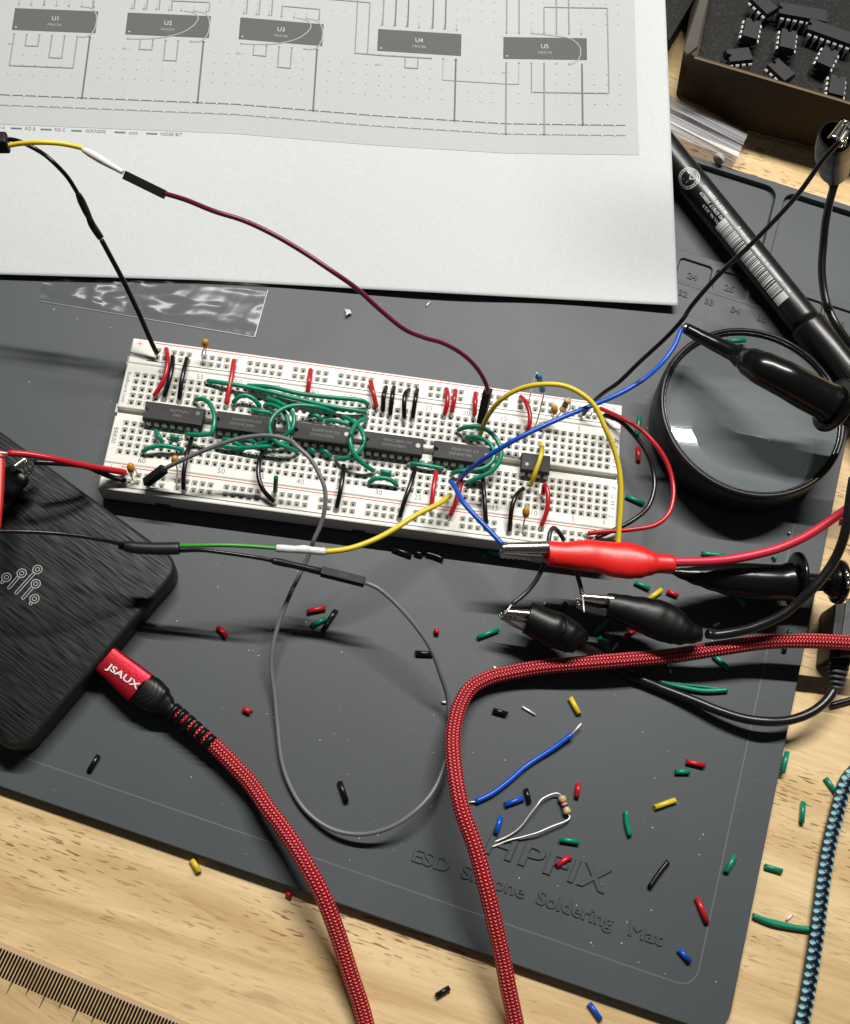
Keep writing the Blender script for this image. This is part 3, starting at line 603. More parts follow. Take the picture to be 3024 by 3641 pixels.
for f, pts, h, z0, lab, kw in [
    ('N1', [(130, 185), (400, 225), (800, 300), (1200, 400), (1700, 512), (1950, 552), (2102, 577)], 1.6, 10.2, 'longest green jumper, lower of the two running side by side above the chips', {}),
    ('N1', [(625, 245), (900, 262), (1300, 350), (1744, 400), (1942, 417), (2060, 437), (2130, 482)], 2.4, 10.4, 'long green jumper, upper of the two running side by side above the chips', {}),
    ('N1', [(450, 460), (520, 390), (600, 368), (700, 410), (790, 505)], 2.2, 10.0, 'arched green jumper just right of the red jumper with its end above the second chip', {}),
    ('N1', [(678, 548), (800, 566), (920, 585)], .5, 9.9, 'short straight green jumper below the arched one, over the second chip', {}),
    ('N1', [(878, 405), (1000, 450), (1120, 520), (1195, 610), (1205, 720), (1150, 830), (1040, 890), (900, 945), (755, 975)], 4.4, 10.2, 'green loop, right-hand strand of the left pair, curling over the end of the second chip', {}),
    ('N1', [(850, 480), (960, 495), (1060, 550), (1120, 650), (1145, 780), (1135, 900), (1050, 990), (900, 1000), (700, 1012), (430, 1032)], 3.9, 10.0, 'green loop, inner strand of the left pair, ending far left below the second chip', {}),
    ('N1', [(1710, 580), (1500, 515), (1250, 492), (1080, 530), (960, 620), (905, 740), (920, 860), (1000, 955), (1130, 1015), (1255, 1068)], 6.4, 10.0, 'green loop whose left strand crosses the second chip and runs right towards the third', {}),
    ('N1', [(248, 995), (350, 996), (460, 1008), (560, 1002)], .9, 10.1, 'green jumper end peeping out below the grey wire, left of the black jumper', {}),
    ('N1', [(335, 915), (400, 922), (470, 955), (560, 1010)], 1.6, 10.2, 'curved green jumper half hidden under the grey wire below the second chip', {}),
    ('N1', [(540, 908), (620, 908), (720, 960)], 1.4, 10.2, 'short green jumper tight against the lower pins of the second chip', {}),
    ('Z4', [(860, 700), (920, 695), (975, 735), (1008, 820), (1003, 910), (985, 958), (930, 972), (860, 972), (795, 966)], 4.6, 10.2, 'squared green jumper wrapped round the end of the first chip', {}),
    ('Z4', [(450, 1105), (500, 1075), (580, 1056), (680, 1066), (770, 1090)], 2.0, 10.0, 'wide arched green jumper above the lower 60 mark', {}),
    ('Z4', [(555, 940), (580, 985), (608, 1032)], 1.2, 10.3, 'short slanted green jumper leaning on the wide arched one', {}),
    ('Z4', [(665, 988), (735, 992)], .3, 9.9, 'tiny straight green jumper below the first chip', {}),
    ('N1', [(1390, 632), (1460, 612), (1520, 640), (1552, 685)], 1.5, 10.0, 'small arched green jumper above the left end of the third chip', {}),
    ('Z5', [(345, 642), (440, 650), (520, 672), (580, 705)], 1.2, 10.0, 'green jumper above the third chip ending under the right pair of loops', {}),
    ('Z5', [(480, 607), (555, 650), (618, 712), (645, 790), (620, 865), (560, 918), (490, 938), (425, 942)], 4.4, 10.1, 'green loop of the right pair bulging right, ending below the third chip', {}),
    ('Z5', [(668, 626), (600, 655), (552, 720), (535, 800), (555, 880), (615, 960), (720, 1035)], 6.0, 10.1, 'green loop of the right pair bulging left and ending below the fourth chip', {}),
    ('N1', [(1392, 1035), (1435, 1045), (1465, 1088)], 1.0, 10.0, 'tiny bent green jumper beside the grey wire below the third chip', {}),
    ('Z5', [(305, 873), (345, 882), (385, 925)], 1.3, 10.0, 'small curved green jumper below the third chip, right of the grey wire', {}),
    ('Z5', [(770, 1035), (855, 1052)], .3, 9.9, 'tiny straight green jumper just above the arched one at the lower 30 mark', {}),
    ('Z5', [(680, 1125), (730, 1095), (800, 1090), (855, 1108), (902, 1150)], 1.9, 10.0, 'arched green jumper above the lower 30 mark', {}),
    ('Z5', [(1005, 975), (1120, 990), (1260, 1017)], .8, 10.2, 'straight green jumper below the gap between the fourth and fifth chips', {}),
    ('Z5', [(1370, 720), (1430, 697), (1520, 690), (1605, 722), (1675, 795), (1705, 880), (1690, 965), (1640, 1030), (1550, 1078), (1440, 1125)], 4.6, 10.1, 'outer of the two green loops round the right end of the fifth chip', {}),
    ('Z5', [(1430, 770), (1525, 775), (1605, 810), (1650, 880), (1640, 955), (1580, 1008), (1480, 1030), (1385, 1035), (1325, 1055)], 4.0, 10.1, 'inner of the two green loops round the right end of the fifth chip', {}),
]:
    jumper(GREEN, f, pts, lab, GG, h=h, z0=z0, **kw)
jumper(GREEN, 'Z4', [(1487, 1300), (1484, 1355), (1480, 1415)], 'short green stub standing upright in the lower rail near the 45 mark', GG, zs=[17.5, 14.0, 10.2], legs=(False, True))
GR = 'red jumper wires on the breadboard'
for f, pts, h, z0, lab in [
    ('Z4', [(635, 303), (646, 380), (640, 460), (610, 560), (540, 672)], 2.6, 10.2, 'red jumper bent over the upper 60 mark beside a black one'),
    ('Z4', [(1160, 392), (1146, 500), (1124, 610), (1102, 733)], 1.0, 10.3, 'red jumper passing beneath the longest green wire'),
    ('Z5', [(230, 247), (218, 340), (204, 432)], 1.6, 10.3, 'lone straight red jumper left of the upper 40 mark'),
    ('Z5', [(695, 337), (716, 430), (741, 540)], 2.0, 10.2, 'slanted red jumper left of the four black ones'),
    ('Z5', [(1280, 397), (1291, 440), (1286, 520), (1266, 600)], 2.4, 10.2, 'left one of two red jumpers standing together near the upper 25 mark'),
    ('Z5', [(1354, 408), (1343, 480), (1324, 580)], 2.0, 10.2, 'right one of two red jumpers standing together near the upper 25 mark'),
    ('Z5', [(1508, 428), (1505, 510), (1501, 604)], 1.8, 10.2, 'red jumper just left of the black header on the purple wire'),
    ('Z6', [(550, 457), (592, 505), (622, 600), (615, 690), (588, 748)], 4.0, 10.2, 'arched red jumper under the yellow wire beside the blue resistor'),
    ('Z5', [(1205, 1037), (1188, 1130), (1176, 1220), (1166, 1320)], 1.2, 10.3, 'red jumper running down beneath the yellow wire'),
    ('Z5', [(1402, 1060), (1388, 1160), (1355, 1280), (1310, 1383)], 1.8, 10.2, 'red jumper behind the blue wire at the lower rail'),
    ('Z6', [(722, 1215), (738, 1142), (760, 1200), (756, 1330), (710, 1462)], 3.6, 10.2, 'arched red jumper above the lower 10 mark'),
]: jumper(RED, f, pts, lab, GR, h=h, z0=z0)
GK = 'black jumper wires on the breadboard'
for f, pts, h, z0, lab in [
    ('Z4', [(686, 362), (680, 450), (655, 560), (620, 678)], 2.0, 10.2, 'black jumper touching the bent red one near the upper 60 mark'),
    ('Z4', [(797, 377), (776, 460), (750, 580), (737, 698)], 2.2, 10.2, 'black jumper second from the left end of the upper rail, standing alone'),
    ('Z5', [(815, 383), (796, 450), (789, 575)], 2.8, 10.2, 'first of four black jumpers in a row, next to the slanted red one'),
    ('Z5', [(876, 383), (861, 460), (845, 602)], 2.8, 10.2, 'second of four black jumpers in a row'),
    ('Z5', [(992, 403), (962, 440), (954, 530), (955, 626)], 3.2, 10.2, 'third of four black jumpers in a row, with a crooked top'),
    ('Z5', [(1057, 403), (1041, 480), (1019, 626)], 2.8, 10.2, 'last of four black jumpers in a row, nearest the upper 25 mark'),
    ('Z4', [(835, 997), (797, 1120), (772, 1260), (768, 1395)], 2.6, 10.2, 'long black jumper crossing under the grey wire beside the ochre capacitor'),
    ('Z4', [(1385, 1097), (1356, 1180), (1352, 1300), (1388, 1400), (1470, 1490)], 2.4, 10.2, 'bowed black jumper beside the lower 45 mark'),
    ('Z5', [(485, 990), (476, 1090), (455, 1210), (430, 1320)], 2.4, 10.2, 'straight black jumper below the third chip, right of the grey wire'),
    ('Z5', [(1040, 1012), (1010, 1120), (960, 1260), (920, 1393)], 2.0, 10.2, 'long slanted black jumper left of the lower 25 mark'),
    ('Z5', [(1563, 1085), (1573, 1200), (1582, 1330), (1590, 1445)], 1.4, 10.2, 'straight black jumper hanging from below the twin green loops to the lower rail'),
    ('Z6', [(571, 1170), (512, 1230), (480, 1330), (463, 1500)], 3.2, 10.2, 'arched black jumper left of the small ochre capacitor at the lower 10 mark'),
]: jumper(BLACK, f, pts, lab, GK, h=h, z0=z0)
jumper(YELLOW, 'Z6', [(708, 822), (716, 870), (698, 950), (660, 1055), (626, 1150)], 'short yellow jumper lying across the 8-pin chip', None, zs=[10.6, 14.6, 15.2, 14.2, 10.6])
# loops at the right-hand end
jumper(RED, 'Z6', [(1165, 548), (1300, 608), (1450, 690), (1570, 800), (1670, 940), (1725, 1100), (1735, 1230), (1700, 1360), (1600, 1450), (1400, 1490), (1200, 1505), (1070, 1520)], 'long red wire looping out past the right end of the breadboard', None, zs=[10.5, 14, 16, 16, 15, 14, 14, 14, 14, 13.5, 12, 10.5])
jumper(BLACK, 'Z6', [(1195, 600), (1320, 650), (1430, 755), (1530, 895), (1580, 1050), (1584, 1180), (1540, 1310), (1430, 1410), (1280, 1490), (1130, 1555)], 'long black wire looping out past the right end of the breadboard', None, zs=[10.5, 13, 13.5, 13, 12, 12, 12, 12.5, 12, 10.5])
jumper(YELLOW, 'Z6', [(235, 757), (290, 620), (400, 480), (560, 392), (740, 362), (900, 378), (1040, 450), (1130, 540), (1205, 700), (1272, 860), (1311, 1000), (1327, 1150), (1325, 1300), (1315, 1450), (1306, 1600), (1290, 1700)], 'long yellow wire arching over the resistors and down to the red clip', None,
       zs=[10.5, 19, 27, 32, 35, 36, 36, 35, 33, 30, 28, 26, 24, 22, 20, 19], legs=(True, False), r=.80)
jumper(BLUE, 'Z6', [(66, 1105), (160, 1020), (290, 925), (480, 808), (700, 698), (900, 608), (1100, 528), (1320, 432), (1500, 325), (1650, 190), (1744, 60), (1795, -70)], 'long blue wire running up from the breadboard to a black probe hook', None,
       zs=[10.5, 19, 26, 31, 33, 33, 32, 31, 31, 30, 30, 30], legs=(True, False), r=.80)
jumper(BLUE, 'Z5', [(1312, 1110), (1352, 1165), (1400, 1260), (1480, 1355), (1600, 1480), (1718, 1604)], 'blue wire running down from the breadboard into the jaws of the red clip', None, zs=[14, 17, 19, 20, 21, 22], legs=(False, False), r=.80)
# purple wire with its pin header and the heat-shrunk lead above it
t = thing('purple_lead', 'thin purple wire sagging across the white paper to a black header pin in the breadboard', 'lead wire', at('D', 1000, 860, 0))
P = [(333, 395, 66), (380, 409, 68), (440, 433, 70), (500, 452, 70), (560, 480, 70), (620, 515, 68), (680, 555, 66), (730, 590, 62), (780, 635, 57), (830, 675, 52), (870, 692, 48), (910, 704, 44), (950, 727, 39), (980, 757, 33), (998, 790, 27), (1001, 806, 24)]
tube('insulation', [at('D', *p) for p in P], .72, PURPLE, t)
def header(parent, a, b, wd=1.27, m=HEAD, name='header_housing', roll=0.):
    d = (b - a); L = d.length / 2; d.normalize(); s = d.cross(Vector((0, 0, 1)))
    if s.length < .1: s = Vector((1, 0, 0))
    s.normalize(); u = s.cross(d); q = Matrix.Rotation(roll, 3, d); s = q @ s; u = q @ u
    o = mesh(name, *box_geo((a + b) / 2, d * L, s * wd, u * wd), m, parent, False); bevel(o, .15); 
    mesh('window', *box_geo((a + b) / 2 - u * (wd + .0) * 0 + u * wd, d * (L * .22), s * (wd * .35), u * .03), plain('slot_dark', (.002, .002, .002), .6), parent, False)
    return o
header(t, at('Z5', 1605, 405, 24), at('Z5', 1550, 655, 11.0), roll=.3)
tube('bare_end', [at('Z5', 1550, 655, 11.0), at('Z5', 1545, 690, 8.2)], .32, TIN, t, 8)
t = thing('shrink_wrapped_lead', 'yellow lead with white heat-shrink and a black header, crossing the top of the blank paper', 'lead wire', at('Y1', 100, 250, 60))
tube('insulation', [at('Y1', *p) for p in [(85, 300, 66), (300, 262, 67), (600, 243, 68), (900, 256, 67), (1120, 292, 66), (1300, 338, 66)]], .72, YELLOW, t)
tube('white_heat_shrink', [at('A1', *p) for p in [(512, 925, 66), (560, 950, 66), (620, 985, 66), (670, 1015, 66), (715, 1040, 66), (762, 1068, 66)]], [.75, 1.15, 1.2, 1.0, .85, .7], WHITE, t)
header(t, at('A1', 778, 1086, 66), at('A1', 1020, 1205, 66), roll=.55)
t = thing('black_sleeved_lead', 'thin black lead with a black heat-shrink joint hanging from top left into the upper rail', 'lead wire', at('Y1', 150, 200, 60))
tube('insulation', [at('Y1', *p) for p in [(120, 190, 64), (250, 210, 65), (400, 268, 65), (550, 345, 64), (700, 440, 62), (900, 620, 60), (1060, 800, 57), (1210, 1040, 53)]], .66, BLACK, t)
tube('heat_shrink', [at('A1', *p) for p in [(483, 1200, 53), (505, 1245, 51), (535, 1310, 49), (552, 1345, 48), (565, 1380, 47), (595, 1430, 44), (628, 1478, 42)]], [.85, 1.2, 1.15, .95, 1.1, 1.15, 1.05], SHRINK, t)
tube('stiff_wire', [at('S', *p) for p in [(361, 852, 42), (395, 915, 37), (440, 1000, 31), (488, 1100, 24), (520, 1173, 18), (545, 1230, 13.5), (559, 1258, 11)]], .80, BLACK, t)
tube('bare_end', [at('S', 559, 1258, 11), at('S', 560, 1268, 8.2)], .3, TIN, t, 8)
t = thing('cable_splitter', 'black moulded cable end cut off by the left edge above the paper', 'cable end', at('Y1', 0, 240, 55))
o = mesh('moulding', *box_geo(at('Y1', -20, 245, 66), (at('Y1', 150, 245, 66) - at('Y1', -20, 245, 66)) * .93, (at('Y1', -20, 345, 66) - at('Y1', -20, 245, 66)) * .95, Vector((0, 0, 2.6))), RUBBER, t, False); bevel(o, .8, 3)
# grey wire
t = thing('grey_lead', 'long grey wire looping from the breadboard round the mat to a black header', 'lead wire', at('Z4', 605, 1240, 8))
P = [('Z4', 615, 1238, 17), ('Z4', 760, 1168, 21), ('Z4', 1000, 1066, 25), ('Z4', 1230, 996, 28), ('Z4', 1450, 980, 30), ('Z4', 1610, 1022, 31), ('Z5', 110, 832, 32), ('Z5', 222, 935, 32), ('Z5', 292, 1050, 31), ('Z5', 338, 1170, 30), ('Z5', 342, 1300, 28), ('Z5', 312, 1440, 25), ('Z5', 250, 1580, 22), ('B3', 400, 300, 19), ('B3', 330, 455, 15), ('B3', 250, 620, 12), ('B3', 180, 800, 9), ('B3', 135, 980, 7), ('B3', 128, 1120, 5), ('B3', 150, 1300, 3), ('B3', 168, 1500, 2), ('B3', 196, 1744, 1.5), ('D', 592, 1605, 1.3), ('D', 625, 1660, 1.3), ('D', 680, 1700, 2.5), ('D', 740, 1711, 4), ('D', 800, 1697, 6), ('D', 850, 1665, 7), ('D', 890, 1620, 6), ('D', 914, 1560, 4), ('D', 924, 1500, 3), ('B3', 1352, 1420, 3.5), ('B3', 1340, 1310, 6), ('B3', 1300, 1180, 10), ('B3', 1225, 980, 15), ('B3', 1105, 805, 18), ('B3', 955, 642, 20), ('B3', 850, 558, 21), ('B3', 775, 528, 21)]
tube('insulation', [at(*p) for p in P], .68, GREY, t)
header(t, at('Z4', 622, 1235, 17.5), at('Z4', 478, 1345, 12), roll=.2); tube('bare_end', [at('Z4', 490, 1340, 12), at('Z4', 480, 1352, 8.2)], .32, TIN, t, 8)
header(t, at('B3', 770, 524, 21), at('B3', 470, 450, 21), roll=.15)
t = thing('heat_shrunk_pair', 'green and black leads leaving one fat black heat-shrink over the brushed box', 'lead wire', at('B1', 1150, 985, 10))
tube('thin_cable', [at('B1', *p) for p in [(-60, 850, 42), (200, 852, 41), (400, 862, 39), (600, 882, 36), (780, 912, 33), (960, 950, 29)]], .62, BLACK, t)
loft('heat_shrink', 'B1', [((925, 926), (925, 985)), ((1010, 924), (1020, 1012)), ((1060, 930), (1050, 1022)), ((1220, 935), (1200, 1030)), ((1330, 932), (1330, 1030)), ((1392, 932), (1392, 1028))], 28, SHRINK, t, k=.62, sub=3)
tube('green_insulation', [at(*p) for p in [('B1', 1385, 962, 28), ('B1', 1600, 958, 29), ('B1', 1744, 956, 29), ('B3', 0, 277, 28), ('B3', 165, 290, 27)]], .62, LGREEN, t)
tube('white_heat_shrink', [at('B3', *p) for p in [(160, 290, 27), (220, 293, 27), (290, 298, 26), (350, 298, 26), (400, 304, 25), (450, 310, 25), (500, 312, 25)]], [1.15, 1.2, 1.1, 1.35, 1.15, 1.2, 1.15], WHITE, t)
tube('yellow_insulation', [at('Z5', *p) for p in [(340, 1660, 25), (450, 1650, 24), (560, 1628, 23), (740, 1560, 22), (900, 1472, 20), (1050, 1375, 19), (1220, 1290, 17), (1285, 1245, 13), (1308, 1222, 11)]], .86, YELLOW, t)
tube('bare_end', [at('Z5', 1308, 1222, 11), at('Z5', 1318, 1200, 8.2)], .3, TIN, t, 8)
tube('black_insulation', [at(*p) for p in [('B1', 1385, 1000, 28), ('B1', 1560, 995, 29), ('B1', 1700, 1010, 29), ('B3', 0, 350, 28), ('B3', 70, 362, 27), ('B3', 140, 377, 26)]], .62, BLACK, t)
tube('black_heat_shrink', [at('B3', *p) for p in [(132, 376, 26), (180, 384, 25), (260, 402, 24), (340, 420, 23), (420, 440, 22), (475, 452, 21)]], [.9, 1.2, 1.0, 1.05, 1.1, 1.15], SHRINK, t)
# supply wires from the left
t = thing('red_supply_wire', 'thick red wire running from the left clips to the plus rail', 'supply wire', at('B1', 500, 320, 10))
tube('insulation', [at('B1', *p) for p in [(62, 242, 32), (200, 250, 31), (400, 282, 28), (600, 328, 23), (800, 366, 16), (975, 392, 10.4)]], .95, RED, t)
tube('insulation', [at('B1', *p) for p in [(430, 285, 24), (600, 318, 21), (780, 350, 15), (960, 378, 10.6)]], .62, RED, t)
stub(at('B1', 65, 242, 32), at('B1', -40, 236, 33), t, .3); stub(at('B1', 970, 391, 10.4), at('B1', 1000, 400, 8.3), t)
t = thing('black_supply_wire', 'thick black wire running from a clip on the brushed box to the minus rail', 'supply wire', at('B1', 500, 330, 10))
tube('insulation', [at('B1', *p) for p in [(262, 312, 24), (400, 318, 23), (560, 330, 21), (680, 350, 18), (800, 402, 14), (900, 438, 11.5), (978, 458, 10.4)]], .85, BLACK, t)
stub(at('B1', 975, 458, 10.4), at('B1', 995, 462, 8.3), t)
# short dark grey wires held by the two black clips
for lab, pts, bare in (('dark grey wire hooked over the rail edge, its bare end in the nearer black clip', [('B4', 885, 262, 10.5), ('B4', 850, 205, 13), ('B4', 803, 168, 16), ('B4', 776, 210, 17), ('B4', 765, 290, 17), ('B4', 745, 400, 16), ('B4', 718, 480, 16), ('B4', 675, 565, 15), ('B4', 600, 662, 14), ('B4', 482, 762, 14)], ('B4', 425, 835, 14)),
                      ('dark grey wire passing beneath the red boot to the clip with visible teeth', [('B4', 950, 262, 10.5), ('B4', 962, 350, 13), ('B4', 982, 500, 14), ('B4', 1010, 605, 15), ('B4', 1030, 690, 17)], ('B4', 1042, 822, 19))):
    t = thing('hooked_wire', lab, 'supply wire', at(*pts[0][:3], 8)); tube('insulation', [at(*p) for p in pts], .74, DGREY, t)
    stub(at(*pts[-1]), at(*bare), t, .28); stub(at(*pts[0]), at(*pts[0][:3], 8.2), t, .28)
# long black clip lead wire from the top right
t = thing('black_test_lead', 'long straight black wire from the top right clip down to the upper rail', 'lead wire', at('Z6', 1030, 600, 8))
tube('insulation', [at(*p) for p in [('T5', 1330, 690, 97), ('C8', 1500, 300, 92), ('C8', 1250, 640, 84), ('C8', 900, 1015, 75), ('C8', 500, 1400, 65), ('C8', 265, 1675, 58), ('A7', 490, 480, 54), ('A7', 385, 600, 49), ('A7', 150, 820, 37), ('A7', 0, 965, 29), ('Z6', 1180, 440, 22), ('Z6', 1100, 515, 16), ('Z6', 1032, 598, 10.5)]], .72, BLACK, t, 18)
stub(at('Z6', 1032, 598, 10.5), at('Z6', 1022, 612, 8.2), t); stub(at('T5', 1330, 690, 97), at('T5', 1470, 470, 97), t, .25)
tube('stray_bare_wire', [at('Z6', 1110, 560, 11), at('Z6', 1095, 600, 10.5), at('Z6', 1070, 612, 8.4)], .28, TIN, t, 8)
# ================================================================== COMPONENTS
def ellipsoid(name, c, ax, rl, rr, m, parent, n=18):
    ax = ax.normalized(); s = ax.cross(Vector((.3, .2, 1))).normalized(); u = s.cross(ax); V_ = []; F_ = []; k = 10
    for i in range(k + 1):
        a = math.pi * i / k
        for j in range(n): b = 2 * math.pi * j / n; V_.append(c - ax * math.cos(a) * rl + (s * math.cos(b) + u * math.sin(b)) * rr * math.sin(a) ** .85)
    for i in range(k):
        for j in range(n): F_.append((i * n + j, i * n + (j + 1) % n, (i + 1) * n + (j + 1) % n, (i + 1) * n + j))
    return mesh(name, V_, F_, m, parent)
GC = 'ochre capacitors on the breadboard'
for lab, f, b0, b1, z0, z1, leads in [
    ('ochre bead capacitor standing alone over the upper rail near the 55 mark', 'Z4', (941, 238), (936, 292), 17.5, 14.5, [[(934, 292, 14.5), (912, 350, 12), (930, 425, 8.4)], [(944, 290, 14.5), (942, 335, 11), (938, 372, 8.4)]]),
    ('ochre bead capacitor beside the red and black supply wire ends', 'Z4', (357, 1195), (364, 1262), 16.5, 14, [[(364, 1262, 14), (370, 1305, 12), (385, 1330, 10), (403, 1345, 8.4)], [(386, 1215, 15), (400, 1250, 11.5), (415, 1285, 8.4)]]),
    ('ochre bead capacitor half hidden by the grey wire', 'Z4', (705, 1142), (700, 1190), 16.5, 14, [[(712, 1200, 14), (722, 1250, 12), (718, 1320, 10), (718, 1388, 8.4)], [(722, 1170, 15), (735, 1160, 13), (742, 1180, 12)]]),
    ('ochre bead capacitor leaning on the banded resistor at the upper rail', 'Z6', (812, 525), (812, 590), 17, 14.5, [[(805, 590, 14.5), (800, 630, 12.5), (740, 700, 10.5), (708, 778, 8.4)], [(820, 590, 14.5), (830, 600, 13), (780, 560, 8.4)]]),
    ('ochre bead capacitor at the lower 10 mark with one long straight lead', 'Z6', (594, 1320), (590, 1392), 16, 13.5, [[(585, 1392, 13.5), (572, 1450, 11.5), (568, 1490, 10), (576, 1525, 8.4)], [(598, 1320, 15.5), (600, 1308, 13), (598, 1300, 8.4)]])]:
    A = at(f, *b0, z0); B = at(f, *b1, z1); t = thing('bead_capacitor', lab, 'capacitor', ((A.x + B.x) / 2, (A.y + B.y) / 2, 8), GC)
    ellipsoid('body', (A + B) / 2, A - B, (A - B).length / 2 + .25, 1.22, ORANGE, t)
    for L_ in leads: tube('lead', [at(f, *p) for p in L_], .26, TIN, t, 8, step=.6)
def resistor(lab, f, a, b, za, zb, m, bands, leads, rad=1.0, lens=None):
    A = at(f, *a, za); B = at(f, *b, zb); t = thing('axial_resistor', lab, 'resistor', (A + B) / 2 - Vector((0, 0, 1)), None)
    d = B - A; prof = [(0, .25), (.03, .8), (.10, 1.08), (.22, 1.08), (.30, .86), (.70, .86), (.78, 1.08), (.90, 1.08), (.97, .8), (1, .25)]
    P_ = [A + d * p for p, _ in prof]; v_, f_, uv, sm = tube_geo(P_, [q * rad for _, q in prof], 16, rounded=False); mesh('body', v_, f_, m, t, sm)
    for p0, p1, bm_ in bands:
        rr = lambda p: (1.08 if p < .22 or p > .78 else .86) * rad + .025
        v_, f_, uv, sm = tube_geo([A + d * p0, A + d * p1], [rr((p0 + p1) / 2)] * 2, 16, rounded=False); mesh('band', v_, f_[:-2], bm_, t, True)
    for L_ in leads: tube('lead', [at(f, *p) for p in L_], .27, TIN, t, 8, step=.6)
    return t
resistor('small blue banded resistor standing tall under the arching yellow wire', 'Z6', (683, 285), (722, 420), 30, 20, CYANB, [(.10, .15, BAND_K), (.21, .25, BAND_K), (.32, .37, BAND_K), (.42, .47, BAND_K), (.84, .89, BAND_V)],
         [[(683, 285, 30), (672, 276, 31), (655, 320, 26), (630, 420, 16), (612, 498, 8.4)], [(722, 420, 20), (728, 440, 19), (708, 530, 15), (680, 640, 11), (655, 712, 8.4)]], .95)
resistor('tan resistor with red and violet bands standing at the upper rail', 'Z6', (920, 475), (868, 572), 21, 17, TAN, [(.28, .38, BAND_R), (.47, .57, BAND_V), (.70, .73, BAND_G)],
         [[(868, 572, 17), (852, 590, 16), (800, 640, 13), (735, 652, 12), (700, 665, 11), (670, 700, 8.4)], [(920, 475, 21), (930, 466, 20), (935, 500, 14), (930, 560, 8.4)]], 1.12)
resistor('tan resistor with long white leads lying loose on the mat', 'B6', (962, 640), (1010, 768), 1.2, 1.2, TAN, [(.30, .38, BAND_R), (.50, .62, BAND_V)],
         [[(962, 640, 1.4), (950, 628, 1.6), (925, 622, 1.6), (830, 662, 2.2), (800, 700, 2.4), (745, 770, 2), (690, 845, 1.4), (640, 890, 1), (570, 930, .6), (503, 957, .4)],
          [(1010, 768, 1.2), (1022, 782, 1.2), (1012, 802, 1.4), (985, 818, 1.6), (900, 850, 2), (800, 893, 2), (700, 922, 1.4), (600, 947, .9), (530, 975, .5), (483, 992, .4)]], 1.15)
# blue off-cut with bare ends
t = thing('blue_offcut_wire', 'blue wire offcut with bare metal ends lying on the mat by the red braided cable', 'wire offcut', at('B6', 700, 450, 0))
tube('insulation', [at('B6', *p) for p in [(370, 680, .8), (480, 628, .8), (600, 540, .8), (700, 452, .8), (790, 388, .8), (900, 318, 1.2), (1038, 215, 2.0)]], .84, BLUE, t)
stub(at('B6', 372, 680, .8), at('B6', 322, 685, .4), t, .32); stub(at('B6', 1035, 217, 2), at('B6', 1102, 140, 2.4), t, .32)
# ================================================================== INSULATION OFFCUTS
def scrap(m, f, pts, lab, base=0., r=.82, hol=.36, dz=0., grp=None, nm='insulation_offcut', cat='wire offcut'):
    P_ = [at(f, x, y, base + r + dz) for x, y in pts]
    P_ = spline(P_, .8); r = r * random.uniform(.95, 1.06); v_, f_, uv, sm = tube_geo(P_, r, 12, hol, True)
    dA = (P_[0] - P_[1]).normalized(); dB = (P_[-1] - P_[-2]).normalized(); sA, sB = Vector([random.uniform(-1, 1) for _ in range(3)]), Vector([random.uniform(-1, 1) for _ in range(3)])
    for i_, p_ in enumerate(v_):
        if (p_ - P_[0]).length < r * 1.1: v_[i_] = p_ + dA * max(-.3, min(.3, (p_ - P_[0]).dot(sA) * .3))
        elif (p_ - P_[-1]).length < r * 1.1: v_[i_] = p_ + dB * max(-.3, min(.3, (p_ - P_[-1]).dot(sB) * .3))
    return tag(mesh(nm, v_, f_, m, None, sm, None, uv), lab, cat, grp)
GS = 'snipped insulation pieces scattered on the mat and desk'
